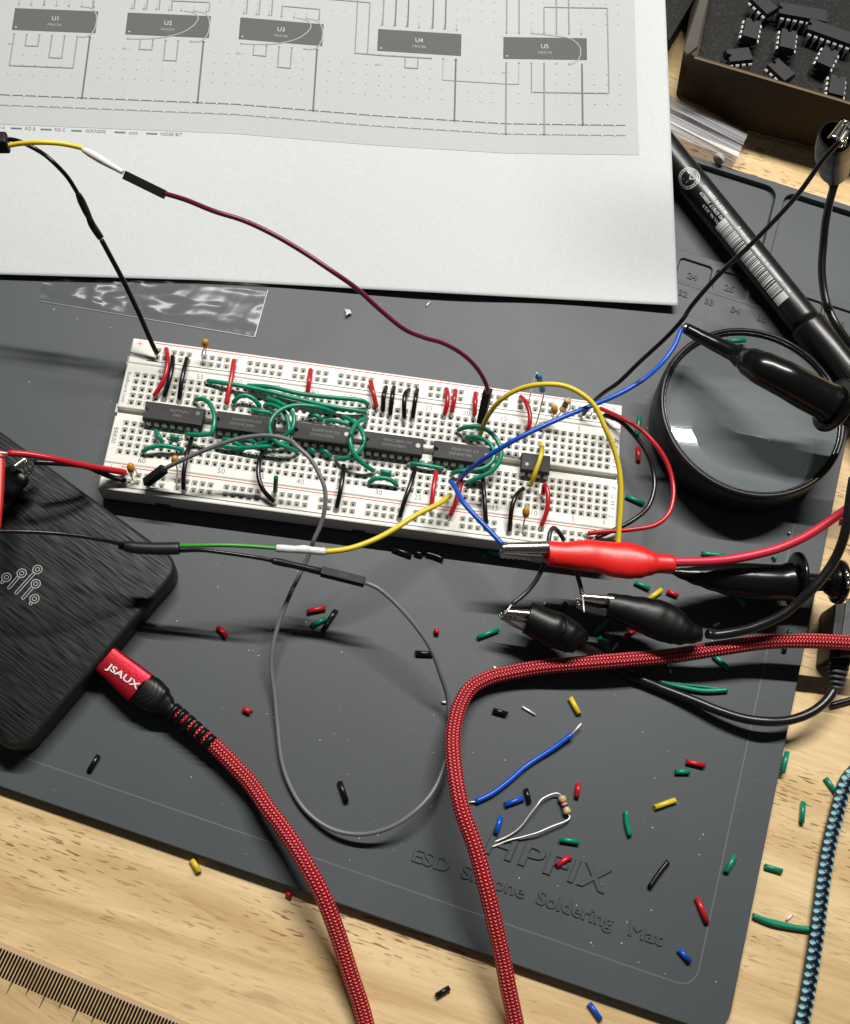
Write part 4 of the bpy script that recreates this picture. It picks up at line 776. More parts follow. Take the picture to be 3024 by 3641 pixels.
for m, f, pts, lab, kw in [
    (GREEN, 'Z6', [(1475, 612), (1450, 760)], 'green snippet under the red loop beside the upper right corner of the breadboard', {}),
    (RED, 'Z6', [(1463, 850), (1463, 960)], 'red snippet between the black loop and the breadboard end', {}),
    (GREEN, 'Z6', [(1370, 1228), (1506, 1290)], 'green snippet inside the black loop right of the breadboard', {}),
    (RED, 'B3', [(372, 726), (500, 700)], 'red snippet beside a green and a black one inside the grey loop', {}),
    (GREEN, 'B3', [(403, 825), (505, 770)], 'green snippet just below the red one inside the grey loop', {}),
    (BLACK, 'B3', [(572, 715), (480, 862)], 'longer black snippet beside the green one inside the grey loop', {}),
    (RED, 'B3', [(1265, 845), (1265, 878)], 'tiny cube-like red snippet right of the grey loop', {}),
    (BLACK, 'B3', [(1120, 1012), (1238, 1017)], 'black snippet touching the inside right of the grey loop', {}),
    (GREEN, 'B3', [(1550, 905), (1690, 850)], 'green snippet left of the black clip with the open boot', {}),
    (BLACK, 'B3', [(965, 292), (1092, 338)], 'black snippet, first of three in a line below the breadboard', {}),
    (BLACK, 'B3', [(1110, 318), (1172, 338)], 'short black snippet in the middle of three in a line below the breadboard', {}),
    (BLACK, 'B3', [(1190, 325), (1250, 340), (1310, 365)], 'bent black snippet, last of three in a line below the breadboard', {}),
    (GREEN, 'B3', [(1294, 316), (1297, 326)], 'tiny green ring in the shadow below the breadboard', {}),
    (GREEN, 'B4', [(300, 352), (480, 405)], 'green snippet in deep shadow behind the red clip jaws', {}),
    (RED, 'B2', [(1352, 225), (1408, 285)], 'red snippet lying alone right of the brushed box corner', {}),
    (RED, 'B2', [(1508, 733), (1556, 758)], 'very short red snippet left of the grey loop', {}),
    (BLACK, 'B2', [(612, 1022), (552, 1120)], 'black snippet near the lower left border line of the mat', {}),
    (BLACK, 'D', [(697, 1603), (710, 1643)], 'black snippet inside the bottom of the grey loop', {}),
    (BLACK, 'B4', [(905, 745), (855, 815)], 'black snippet between the two black clips', {}),
    (GREEN, 'B4', [(1120, 980), (1232, 888)], 'green snippet pointing up beneath the clip with visible teeth', {}),
    (GREEN, 'B4', [(1158, 1015), (1245, 1130)], 'green snippet slanting down just above the red braided cable', {}),
    (RED, 'B4', [(1342, 1028), (1445, 950)], 'red snippet under the boot of the clip with visible teeth', {}),
    (BLACK, 'B4', [(335, 1582), (445, 1612)], 'black snippet in the bend of the red braided cable', {}),
    (YELLOW, 'B4', [(935, 1485), (1003, 1612)], 'yellow snippet above the bare end of the blue offcut', {}),
    (GREEN, 'B4', [(1440, 588), (1550, 640)], 'green snippet just below the wide part of the red boot', {}),
    (YELLOW, 'B4', [(1540, 722), (1640, 652)], 'yellow snippet behind the boot of a black clip', {}),
    (RED, 'B5', [(172, 705), (262, 745)], 'red snippet next to the yellow one, in the shade of the probe', {}),
    (GREEN, 'B5', [(460, 390), (655, 412)], 'green snippet partly beneath the red clip cable', {}),
    (GREEN, 'B5', [(1068, 425), (1052, 437)], 'tiny green ring beside the collar of the lower probe', {'hol': .4}),
    (GREEN, 'B5', [(735, 722), (808, 830)], 'green snippet in the dark shadow of the lower probe', {}),
    (GREEN, 'B5', [(1192, 1030), (1184, 1070)], 'short green snippet half hidden above the red braided cable at right', {}),
    (GREEN, 'B5', [(560, 1238), (682, 1352)], 'green snippet poking out below the red braided cable', {}),
    (GREEN, 'B5', [(98, 1452), (280, 1498), (480, 1532), (676, 1524)], 'longest green offcut on the mat, just above the black probe cable', {}),
    (BLACK, 'B5', [(1128, 1185), (1160, 1190)], 'black snippet end peeping out below the red braided cable at right', {}),
    (BLUE, 'B6', [(572, 702), (700, 655)], 'blue snippet lying next to a black one', {}),
    (BLACK, 'B6', [(718, 590), (742, 690)], 'black snippet lying next to a blue one', {}),
    (BLUE, 'B6', [(548, 785), (512, 900)], 'blue snippet just above the embossed H', {}),
    (RED, 'B6', [(1082, 550), (1068, 650)], 'red snippet right of the loose resistor', {}),
    (GREEN, 'B6', [(955, 940), (1085, 960)], 'green snippet below the loose resistor', {}),
    (RED, 'B6', [(930, 1122), (1025, 1055)], 'red snippet lying on the embossed letter F', {}),
    (GREEN, 'B6', [(1410, 745), (1415, 830), (1437, 915)], 'slightly curved green snippet at mid right of the mat', {}),
    (RED, 'B7', [(445, 382), (567, 412)], 'red snippet beside a short green one near the right border line', {}),
    (GREEN, 'B7', [(373, 450), (467, 450)], 'short green snippet beside a red one near the right border line', {}),
    (YELLOW, 'B7', [(235, 685), (375, 635)], 'yellow snippet with its round open end showing on the mat', {}),
    (BLACK, 'B7', [(327, 1038), (270, 1110), (205, 1205)], 'curved black snippet on the lower right of the mat', {}),
    (GREEN, 'B7', [(762, 1000), (705, 1110)], 'green snippet lying across the right border line of the mat', {}),
    (RED, 'B7', [(515, 1275), (580, 1438)], 'long red snippet near the lower right border line', {}),
    (BLUE, 'B7', [(400, 1615), (465, 1692)], 'blue snippet near the bottom right corner of the mat', {}),
    (GREEN, 'B7', [(1105, 320), (1075, 455)], 'green snippet on the wood touching the right edge of the mat', dict(base=DESK + 1.5)),
    (GREEN, 'B7', [(1357, 490), (1432, 600)], 'green snippet on the wood partly under the teal braided cable', dict(base=DESK)),
    (GREEN, 'B7', [(1212, 650), (1200, 785)], 'upright green snippet on the wood between mat and teal cable', dict(base=DESK)),
    (GREEN, 'B7', [(960, 1068), (1075, 1103)], 'green snippet lying flat on the wood between mat and teal cable', dict(base=DESK)),
    (GREEN, 'B7', [(882, 1392), (1000, 1440), (1120, 1465), (1262, 1485)], 'longest green offcut on the wood, reaching from mat to teal cable', dict(base=DESK)),
    (RED, 'B5', [(1608, 122), (1700, 118)], 'red snippet on the wood at the right edge under the red clip cable', dict(base=DESK)),
    (BLACK, 'D', [(895, 2043), (922, 2026)], 'black snippet on the wood between the two red braided cables', dict(base=DESK)),
    (BLUE, 'D', [(1209, 2058), (1233, 2092)], 'blue snippet on the wood at the bottom of the picture', dict(base=DESK)),
    (YELLOW, 'D', [(394, 1763), (408, 1789)], 'yellow snippet on the wood at the front edge of the mat', dict(base=DESK)),
    (RED, 'D', [(587, 1832), (597, 1838)], 'tiny red snippet in the shadow of the mat front edge', dict(base=DESK)),
    (GREEN, 'A7', [(812, 660), (950, 648)], 'green snippet lying on the rim of the magnifier', dict(base=17.2)),
]: scrap(m, f, pts, lab, grp=GS, **kw)
GM = 'snipped bits of bare wire on the mat'
for f, a, b, r, lab in [('B4', (724, 770), (750, 742), .5, 'short bright wire clipping above the open boot of the black clip'), ('B4', (1257, 1125), (1303, 1062), .35, 'bright wire clipping touching a green snippet above the red braided cable'),
                        ('B4', (338, 1243), (368, 1268), .45, 'bright wire clipping on the outer edge of the braided cable bend'), ('B4', (562, 1555), (664, 1618), .4, 'thin dark wire clipping in the bend of the red braided cable'),
                        ('B5', (557, 992), (607, 968), .35, 'bright wire clipping right of the black clip boot'), ('B5', (196, 1358), (200, 1385), .35, 'tiny bright clipping below the red braided cable'), ('B5', (170, 1312), (190, 1330), .35, 'tiny dark clipping just under the red braided cable'),
                        ('B3', (1300, 1350), (1335, 1353), .45, 'bright clipping touching the grey loop near the braided cable'), ('D', (874, 628), (883, 618), .3, 'thin pale clipping just below the paper edge'),
                        ('B5', (1180, 228), (1190, 218), .5, 'bright speck of wire on the mat below the magnifier')]:
    P_ = [at(f, *a, r), at(f, *b, r)]; v_, f_, uv, sm = tube_geo(spline(P_), r, 8); tag(mesh('wire_clipping', v_, f_, TIN, None, sm), lab, 'wire clipping', GM)
P_ = [at('B7', 1140, 1385, DESK + .35), at('B7', 1100, 1425, DESK + .35)]; v_, f_, uv, sm = tube_geo(P_, .4, 8); tag(mesh('wire_clipping', v_, f_, TIN, None, sm), 'bright wire clipping on the wood above the longest green offcut', 'wire clipping', GM)
q = [at('S', x, y, 1.0 + (i % 2) * .8) for i, (x, y) in enumerate([(1226, 1098), (1244, 1100), (1252, 1113), (1240, 1114), (1236, 1122), (1231, 1120), (1230, 1110)])]
tag(plate('foil_scrap', q, .5, WHITE), 'tiny crumpled white scrap on the mat under the purple wire', 'scrap')
mb = MB()
for i in range(260):
    x = random.uniform(100, 2800); y = random.uniform(1050, 3500); p = at('S', x, y, .03)
    if (p.dot(ME) > 152) or p.dot(MN) < -134 or (abs(p.x) < 84 and abs(p.y) < 28): continue
    s = random.choice([.08, .1, .12, .18, .22]); a = random.random() * 3
    e1 = Vector((math.cos(a), math.sin(a), 0)) * s; e2 = Vector((-math.sin(a), math.cos(a), 0)) * s * random.uniform(.5, 1)
    mb.add(*box_geo(p + Vector((0, 0, s * .3)), e1, e2, Vector((0, 0, s * .3))))
tag(mb.build('dust', [plain('dust_white', (.45, .46, .46), .6)]), 'fine pale dust specks spread over the grey mat', 'dust', kind='stuff')
# ================================================================== PAPER
def sm(a, b, x): t = min(1, max(0, (x - a) / (b - a))); return t * t * (3 - 2 * t)
def zpaper(x, y):
    return 1.9 + 2.2 * sm(40, 102, x) + 11.5 * sm(35, 95, x) * sm(76, 122, y) + .9 * math.sin(x * .045 + 1) * sm(40, 70, y) + .9 * noise.noise(Vector((x * .016, y * .02, 4.2))) * sm(45, 80, y)
def on_paper(f, x, y, lift=0.):
    z = 5.; lift *= 1.7
    for _ in range(8): p = at(f, x, y, z); z = zpaper(p.x, p.y)
    return at(f, x, y, z + lift)
SHEET = thing('printed_sheet', 'white paper sheet with a grey printed breadboard wiring diagram, upper left', 'paper', on_paper('S', 1200, 500))
nu, nv = 190, 110; V_ = []; F_ = []
BL = Vector((-520, 975 - 1.0 * 54)); BR = Vector((2412, 1086)); 
for j in range(nv + 1):
    for i in range(nu + 1):
        s_ = i / nu; t_ = j / nv
        xb = -520 + (2412 + 520) * s_
        yb = 962 + (xb * .030 if xb < 400 else 12 + (xb - 400) * .0556)   # lower edge measured in the photo
        yb = 975 + xb * .028 if xb < 700 else (994.6 + (xb - 700) * .0534)
        xt = -700 + (2352 + 700) * s_; yt = -420 + 60 * s_
        p = on_paper('S', xb + (xt - xb) * t_, yb + (yt - yb) * t_); V_.append(p)
for j in range(nv):
    for i in range(nu): a = j * (nu + 1) + i; F_.append((a, a + 1, a + nu + 2, a + nu + 1))
sheet = mesh('sheet', V_, F_, PAPER, SHEET, True)
so = sheet.modifiers.new('s', 'SOLIDIFY'); so.thickness = .00012; so.offset = -1
# --- the printed diagram, laid out on its own grid (i along the board, j across), in A1 pixels
KI = [(-4, 190), (0, 210), (9, 238), (18, 268), (29, 340), (39, 389), (45, 396), (52, 402)]
def gy(i):
    for (a, ya), (b, yb) in zip(KI, KI[1:]):
        if i <= b: return ya + (yb - ya) * (i - a) / (b - a)
    return KI[-1][1]
def G_(i, j, lift=.06): return on_paper('A1', 88 + 78.3 * i + (-9.5 + .23 * i) * j, gy(i) + 61.5 * j, lift)
mb = MB(); mats_print = [INK_BG, INK_CHIP, INK_LINE, INK_DARK, INK_WH, INK_DOT, INK_BG2]
n = 200; V_ = []; F_ = []
for j in range(61):
    for i in range(n + 1):
        ii = -4 + 53.3 * i / n; jj = -9.5 + (9.1 + 9.5) * j / 60
        V_.append(G_(ii, jj, .06))
for j in range(60):
    for i in range(n): a = j * (n + 1) + i; F_.append((a, a + n + 1, a + n + 2, a + 1))
mb.add(V_, F_, 0)
def gl(pts, wd, mi, lift=.12, sub=3.):
    P_ = []
    for (a, b), (c, d) in zip(pts, pts[1:]):
        k = max(1, int(max(abs(c - a), abs(d - b)) / .5))
        for q in range(k): P_.append(G_(a + (c - a) * q / k, b + (d - b) * q / k, lift))
    P_.append(G_(*pts[-1], lift)); mb.add(*ribbon(P_, wd), mi=mi)
def gdot(i, j, r, mi, lift=.09, k=6):
    c = G_(i, j, lift); mb.add([c + Vector((r * math.cos(2 * math.pi * q / k), r * math.sin(2 * math.pi * q / k), 0)) for q in range(k)], [tuple(range(k))], mi)
for i in range(-3, 49):
    for j in (1, 2, 3, 4):
        gdot(i, j, .46, 5, .10); gdot(i + .03, j - .02, .33, 4, .13)
    for j in (-7.1, -6.1, -5.1, -4.1):
        gdot(i, j, .46, 5, .10); gdot(i, j, .30, 4, .13)
for j, a, b in ((6.12, -4, 48.3), (7.15, -4, 48.3)):
    gl([(a, j), (b, j)], .42, 3 if j < 7 else 2)
    for i in range(-4, 49): gdot(i - .5, j, .42, 4, .16)
for k, i0 in enumerate((0, 9, 18, 29, 39)):
    q = [G_(i0 - .25 + 6.65 * t / 24, -.42 - .22 * j, .10) for j in range(11) for t in range(25)]
    mb.add(q, [(25 * j + t, 25 * j + t + 1, 25 * j + t + 26, 25 * j + t + 25) for j in range(10) for t in range(24)], 1)
    text_on(mb, 'U%d' % (k + 1), lambda x, y, z, i0=i0: G_(i0 + 3.05 + x / 4.0, -1.55 - y / 3.6, .12), 1.5, 4, align='c')
    text_on(mb, ('74HC04', '74HC04', '74HC04', '74HC86', '74HC74')[k], lambda x, y, z, i0=i0: G_(i0 + 3.05 + x / 4.0, -.98 - y / 3.6, .12), .95, 5, width=4.4, align='c')
    text_on(mb, 'pin 1', lambda x, y, z, i0=i0: G_(i0 - .35 + x / 4.0, 1.05 - y / 3.6, .12), .7, 2, width=2.2)
    gdot(i0 + .05, -.72, .35, 4, .12)
    for q in range(7): gdot(i0 + q, 0, .5, 2, .10); gdot(i0 + q, -3.05, .5, 2, .10)
    for q in range(7): gl([(i0 + q, -3.05), (i0 + q, -3.6)], .3, 5)
for i in (6, 15, 24, 35): gl([(i, 0), (i, 6.12)], .62, 3, .17); gdot(i, 6.12, .6, 3, .12); gdot(i, 0, .6, 3, .12)
for i, j in ((39, 7.15), (42, 7.15), (45, 6.12)): gl([(i, 0), (i, j)], .62, 2 if i < 45 else 3, .17); gdot(i, j, .6, 3, .12)
for a, b, j in ((1, 2, 1.1), (3, 4, 2.2), (0, 5, 3.15), (10, 11, 1.0), (12, 13, 2.0), (19, 20, 1.05), (21, 22, 2.05), (31, 32, 1.1)): gl([(a, 0), (a, j), (b, j), (b, 0)], .42, 2, .17)
gl([(34, .2), (34, 2.1), (40, 2.1), (40, .2)], .3, 5, .17); gl([(29, 0), (33.1, 0)], .45, 2, .17)
gl([(41, 0), (41, 2.9), (47.1, 2.9), (47.1, -5.7), (42, -5.7), (42, -3.1)], .42, 2, .17)
gl([(29.1, 0), (27, 0), (27, -6.8)], .42, 2, .17); gl([(28, 0), (28, -5.2), (17.5, -5.2)], .42, 2, .17)
for i in (2, 5.9, 9.2, 10.2, 11.2, 12.2, 18.2, 19.2, 20.2, 29.1, 30.1, 31.1, 33.1, 34.1, 39, 40, 43, 44): gl([(i, -3.05), (i, -9.4)], .5, 3 if 30 < i < 35 else 2, .17)
gl([(12.2, -4), (15.2, -4), (15.2, -3.1)], .42, 2, .17); gl([(21, -3.1), (21, -4.1), (24, -4.1), (24, -3.1)], .42, 2, .17)
for i0 in (0, 9, 18, 39):      # curved links drawn over the chips
    a, b = (i0 + 5, i0 + 5) if i0 < 30 else (41, 45)
    P_ = [(5.1, -3.05), (5.9, -2.9), (6.3, -2.2), (6.35, -1.2), (6.1, -.4), (5.6, 0), (5.0, 0)] if i0 < 30 else [(2, -3.05), (3.4, -2.9), (5.2, -2.5), (5.9, -1.6), (5.7, -.4), (5.0, .1)]
    P_ = spline([Vector((p[0], p[1], 0)) for p in P_], .5); gl([(i0 + p.x, p.y) for p in P_], .45, 5, .14)
    if i0 in (9, 18):
        P_ = spline([Vector(p) for p in [(4.2, -3.05, 0), (5.2, -2.8, 0), (5.4, -2.2, 0), (4.6, -1.1, 0), (3.0, -.35, 0), (1.2, -.05, 0), (0, 0, 0)]], .5); gl([(i0 + p.x, p.y) for p in P_], .45, 5, .14)
x0 = -1.6
for s, i, wd in (('RO A', -.4, 3.2), ('RO B', 1.95, 3.2), ('RO C', 4.25, 3.2), ('XOR/NOISE', 6.6, 6.2), ('clock', 9.95, 2.8), ('NOISE BIT', 12.4, 6.6)):
    text_on(mb, s, lambda x, y, z, i=i: G_(i + x / 4.0, 9.55 - y / 3.6, .10), 1.1, 2, width=wd); gl([(i - 1.1, 9.4), (i - .25, 9.4)], .5, 2, .17)
mb.build('printed_diagram', mats_print, SHEET)
# ================================================================== CLEAR BAG
def pq(q, s, t):
    a, b, c, d = q; return (Vector(a) * (1 - s) * (1 - t) + Vector(b) * s * (1 - t) + Vector(c) * s * t + Vector(d) * (1 - s) * t)
V_ = []; F_ = []; nu, nv = 70, 30
qd = ((300, -70), (1685, 20), (1580, 432), (238, 207))
for j in range(nv + 1):
    for i in range(nu + 1):
        p = pq(qd, i / nu, j / nv); z = .35 + .9 * (noise.noise(Vector((i * .13, j * .22, 1.3))) + .6) + 1.3 * math.exp(-((i - 52) / 14) ** 2) * (1 - j / nv) + (.7 * math.exp(-((i - 17) / 1.6) ** 2))
        z = max(.12, min(z, 1.5) * min(1, (nv - j) * .18 + .15) * (1 if j > 8 else .6)); V_.append(at('P8', p.x, p.y, z))
for j in range(nv):
    for i in range(nu): a = j * (nu + 1) + i; F_.append((a, a + nu + 1, a + nu + 2, a + 1))
t = thing('plastic_bag', 'small clear crinkled plastic bag on the mat, half tucked beneath the paper', 'bag', at('P8', 900, 200, 0))
mesh('film', V_, F_, BAG, t, True)
SEAM = plain('bag_seam', (.33, .34, .35), .3)
mesh('seam', *ribbon([at('P8', 240 + (1580 - 240) * i / 30, 207 + (432 - 207) * i / 30, .3) for i in range(31)], .16), SEAM, t)
mesh('seam', *ribbon([at('P8', 1580 + (1662 - 1580) * i / 12, 432 - (432 - 140) * i / 12, .5) for i in range(13)], .35), SEAM, t)
# ================================================================== BRUSHED BOX
t = thing('brushed_drive_enclosure', 'black brushed metal box with an engraved emblem, cut off by the left edge', 'drive enclosure', at('B1', 400, 1200, 0))
A = Vector((-51.6, -49.0, 0)); U = Vector((-.874, .486, 0)); W_ = Vector((-.486, -.874, 0)); LU, LV, R0 = 118, 73.4, 6.5
def ssd_ring(ins, z, r):
    out = []
    for cx, cy, a0 in ((ins + r, ins + r, 180), (LU - ins - r, ins + r, 270), (LU - ins - r, LV - ins - r, 0), (ins + r, LV - ins - r, 90)):
        for k in range(9): a = math.radians(a0 + 90 * k / 8); out.append(A + U * (cx + r * math.cos(a)) + W_ * (cy + r * math.sin(a)) + Vector((0, 0, z)))
    return out
rings = [ssd_ring(1.0, .3, R0), ssd_ring(0, 1.2, R0), ssd_ring(0, 8.6, R0), ssd_ring(.35, 9.4, R0), ssd_ring(1.3, 9.75, R0 - 1)]
n = len(rings[0]); V_ = [p for r_ in rings for p in r_]; F_ = []
for a in range(len(rings) - 1):
    for i in range(n): F_.append((a * n + i, a * n + (i + 1) % n, (a + 1) * n + (i + 1) % n, (a + 1) * n + i))
F_.append(tuple(range(n))); mesh('shell', V_, F_, CASE, t, True)
top = ssd_ring(1.25, 9.8, R0 - 1); mesh('brushed_lid', top, [tuple(range(n))], BRUSH, t, False)
mb = MB()
def ring_geo(c, r, wd, k=20):
    return [c + Vector((math.cos(2 * math.pi * q / k), math.sin(2 * math.pi * q / k), 0)) * (r + (wd / 2 if o_ else -wd / 2)) for q in range(k) for o_ in (0, 1)], [(2 * q, 2 * q + 1, (2 * q + 3) % (2 * k), (2 * q + 2) % (2 * k)) for q in range(k)]
for c, e in (((50, 1205), (14, 1246)), ((168, 1173), (68, 1288)), ((290, 1144), (124, 1328)), ((277, 1255), (176, 1368)), ((267, 1371), (235, 1411))):
    c = at('B1', *c, 9.85); e = at('B1', *e, 9.85); d = (e - c).normalized(); s = Vector((-d.y, d.x, 0))
    mb.add(*ring_geo(c, .62, .16)); mb.add(*ring_geo(c, 1.38, .18))
    P_ = [c + d * 1.25 + s * .42, e + s * .42, e + d * .35, e - s * .42, c + d * 1.25 - s * .42]; mb.add(*ribbon(P_, .17))
mb.build('emblem', [plain('engraved_line', (.55, .57, .56), .4)], t)
# ================================================================== USB PLUG AND BRAIDED CABLES
t = thing('red_usb_cable', 'red braided cable whose red metal plug sits in the brushed box', 'usb cable', at('B2', 800, 520, 0))
zc = 5.6
o = loft('plug_shell', 'B2', [((700, 345), (575, 482)), ((722, 357), (592, 500)), ((945, 520), (798, 690)), ((955, 530), (808, 698))], zc, ANOD, t, k=.58, n=24, sub=3, power=5.)
mb = MB(); a = at('B2', 664, 466, zc); b = at('B2', 850, 610, zc); d = (b - a).normalized(); s = Vector((-d.y, d.x, 0))
ztop = zc + .58 * 5.3
a = at('B2', 664, 469, ztop + .1); b = at('B2', 858, 603, ztop + .1); d = (b - a).normalized(); s = Vector((-d.y, d.x, 0)); wd = (b - a).length
text_on(mb, 'JSAUX', lambda x, y, z: a + d * x + s * (y - .6) + Vector((0, 0, 0)), 1.9, width=wd, bold=.02)
mb.build('lettering', [LETTERW], t)
loft('rubber_boot', 'B2', [((940, 524), (800, 690)), ((1000, 555), (860, 725)), ((1052, 610), (930, 762)), ((1062, 650), (985, 765)), ((1085, 700), (1025, 775)), ((1100, 715), (1042, 785))], zc, RUBBER, t, k=[.60, .66, .72, .8, .95, 1.], n=24, sub=3, power=3.)
for i in range(3):
    a0, b0 = ((958 + 26 * i, 552 + 17 * i), (838 + 28 * i, 668 + 20 * i))
    tube('groove', [at('B2', *a0, zc + 3.05), at('B2', a0[0] - 12, a0[1] + 62, zc + 3.3), at('B2', b0[0] + 30, b0[1] - 6, zc + 3.25), at('B2', *b0, zc + 2.6)], .14, plain('groove_dark', (.003, .003, .003), .7), t, 6)
for i, (cx, cy) in enumerate([(1085, 757), (1128, 790), (1172, 826), (1214, 862), (1258, 900), (1300, 937)]):
    dx, dy = 17, 14; hw = 58 - i * 1.6; px_, py_ = hw * .66, -hw * .75
    loft('strain_relief_ring', 'B2', [((cx - dx + px_, cy - dy + py_), (cx - dx - px_, cy - dy - py_)), ((cx + dx + px_ - (7 if i < 5 else 0), cy + dy + py_ - (5 if i < 5 else 0)), (cx + dx - px_ - (7 if i < 5 else 0), cy + dy - py_ - (5 if i < 5 else 0)))], zc, RUBBER, t, k=1., n=20, sub=1, power=2.6)
P_ = [('B2', 1060, 735, 5.6), ('B2', 1200, 850, 5.6), ('B2', 1335, 968, 5.2), ('B2', 1450, 1085, 5.0), ('B2', 1560, 1205, 5), ('B8', 1105, 200, 7), ('B8', 1170, 285, 8), ('B8', 1248, 405, 9), ('B8', 1302, 500, 9), ('B8', 1346, 590, 8), ('B8', 1402, 740, 5), ('B8', 1453, 900, 2), ('B8', 1490, 1010, 0), ('B8', 1513, 1094, -1), ('B8', 1540, 1210, -1)]
tube('braided_cable', [at(*p) for p in P_], [1.9, 1.95, 2.3] + [2.42] * 16, BRAIDR, t, 24, step=1.0, rounded=False)
P_ = [('D', 1800, 1322, 13), ('D', 1744, 1318, 13), ('D', 1640, 1314, 12), ('D', 1574, 1316, 11), ('D', 1480, 1329, 10), ('D', 1384, 1344, 8), ('D', 1266, 1355, 7.5), ('D', 1180, 1362, 6.5), ('D', 1108, 1369, 5), ('D', 1050, 1379, 4), ('D', 1002, 1391, 4), ('D', 965, 1412, 5), ('D', 946, 1442, 6), ('D', 934, 1480, 8), ('D', 929, 1520, 10), ('D', 931, 1561, 12), ('D', 938, 1615, 14), ('D', 949, 1665, 15), ('D', 976, 1741, 15), ('D', 998, 1822, 14), ('D', 1017, 1903, 11), ('D', 1031, 1965, 8), ('D', 1041, 2018, 6), ('D', 1050, 2060, 4), ('D', 1060, 2110, 2), ('D', 1072, 2180, 1)]
t = thing('red_braided_cable', 'loose red braided cable sweeping from the right edge and turning down to the bottom', 'cable', at('D', 1000, 1800, 0))
tube('braided_sleeve', [at(*p) for p in P_], 2.4, BRAIDR, t, 24, step=1.0, rounded=False)
t = thing('teal_braided_cable', 'thick teal and black braided cable on the wood at the right edge', 'cable', at('B7', 1330, 1400, DESK))
P_ = [('B7', 1620, 330), ('B7', 1570, 420), ('B7', 1500, 500), ('B7', 1462, 600), ('B7', 1428, 730), ('B7', 1390, 880), ('B7', 1362, 1030), ('B7', 1338, 1190), ('B7', 1318, 1350), ('B7', 1300, 1500), ('B7', 1280, 1640), ('B7', 1258, 1780), ('B7', 1235, 1920), ('B7', 1212, 2040), ('B7', 1195, 2110), ('B7', 1175, 2200)]
tube('braided_sleeve', [at(*p, DESK + 2.2) for p in P_], 2.2, BRAIDT, t, 24, step=1.0, rounded=False)
# ================================================================== MAGNIFIER
t = thing('magnifier', 'round black magnifier with a flat glass lens resting on the right of the mat', 'magnifier', (125.2, 28, 0))
def lathe(name, c, prof, m, parent, n=72):
    V_ = []; F_ = []
    for r, z in prof:
        for k in range(n): a = 2 * math.pi * k / n; V_.append(Vector((c[0] + r * math.cos(a), c[1] + r * math.sin(a), z)))
    for i in range(len(prof) - 1):
        for k in range(n): F_.append((i * n + k, i * n + (k + 1) % n, (i + 1) * n + (k + 1) % n, (i + 1) * n + k))
    return mesh(name, V_, F_, m, parent, True)
LC = (125.0, 28.0)
lathe('housing', LC, [(27.8, 6), (28.4, .3), (30.2, .2), (30.8, .9), (31.4, 5), (31.9, 12), (32.0, 15.2), (31.8, 16.4), (31.2, 17.1), (30.6, 17.2), (30.2, 16.8), (30.0, 16.0), (29.6, 15.4), (29.2, 14.6), (28.6, 12), (27.9, 6)], plain('soft_black_plastic', (.011, .011, .012), .38, bump=.2, bscale=800), t)
lathe('retaining_ring', LC, [(30.25, 16.2), (30.05, 16.75), (29.5, 16.6), (29.3, 15.8)], GLOSSB, t)
lathe('lens', LC, [(29.6, 15.7), (20, 15.7), (10, 15.7), (.01, 15.7)], LENS, t)
# ================================================================== CROCODILE CLIPS
def jaw(name, f, a, b, w0, w1, z, m, parent, h0=.8, h1=1.6, teeth=None, tilt=0, n=10):
    """folded sheet-metal jaw from tip a to heel b: half-round upper shell"""
    A = at(f, *a, z); B = at(f, *b, z); d = (B - A).normalized(); s = Vector((-d.y, d.x, 0)).normalized(); up = s.cross(d) * -1
    if up.z < 0: up = -up
    V_ = []; F_ = []; k = 8
    for i in range(n + 1):
        t_ = i / n; c = A.lerp(B, t_); wd = w0 + (w1 - w0) * min(1, t_ * 1.15) ** .8; hh = h0 + (h1 - h0) * t_
        if i == 0: wd *= .55; hh *= .6
        for q in range(k + 1):
            a_ = math.pi * q / k; V_.append(c + s * math.cos(a_) * wd + up * math.sin(a_) * hh)
    for i in range(n):
        for q in range(k): F_.append((i * (k + 1) + q, i * (k + 1) + q + 1, (i + 1) * (k + 1) + q + 1, (i + 1) * (k + 1) + q))
    F_.append(tuple(range(k + 1))); o = mesh(name, V_, F_, m, parent, True)
    md = o.modifiers.new('s', 'SOLIDIFY'); md.thickness = .0003; md.offset = -1
    return o
def toothed(name, f, up_edge, dn_edge, z, m, parent, nt=9, amp=.35, thick=1.1, side=1):
    """toothed side plate between two edges; the first edge carries the teeth"""
    A, B = [at(f, *p, z) for p in up_edge]; C_, D_ = [at(f, *p, z - .6) for p in dn_edge]; d = (B - A).normalized(); s = (A - C_).normalized()
    top = []
    for i in range(nt * 2 + 1): top.append(A.lerp(B, i / (nt * 2)) + s * (amp if i % 2 else -amp))
    return plate(name, top + [D_, A.lerp(C_, 1).lerp(D_, .5) - s * .3, C_], thick, m, parent)
t = thing('red_clip', 'crocodile clip with a bright red boot gripping a blue wire over the breadboard corner', 'crocodile clip', at('B4', 1100, 400, 8))
zc = 22
jaw('upper_jaw', 'B4', (392, 322), (800, 322), 1.5, 2.15, zc, CHROME, t, 1.0, 2.1)
toothed('lower_jaw', 'B4', ((395, 385), (770, 418)), ((388, 362), (770, 445)), zc - 1.4, CHROME, t, 9, .32, 1.6)
loft('jaw_cheek', 'B4', [((378, 345), (385, 368)), ((440, 350), (450, 392)), ((600, 365), (610, 405)), ((770, 370), (765, 436))], zc - 2.2, CHROME, t, k=.7, sub=3, power=3)
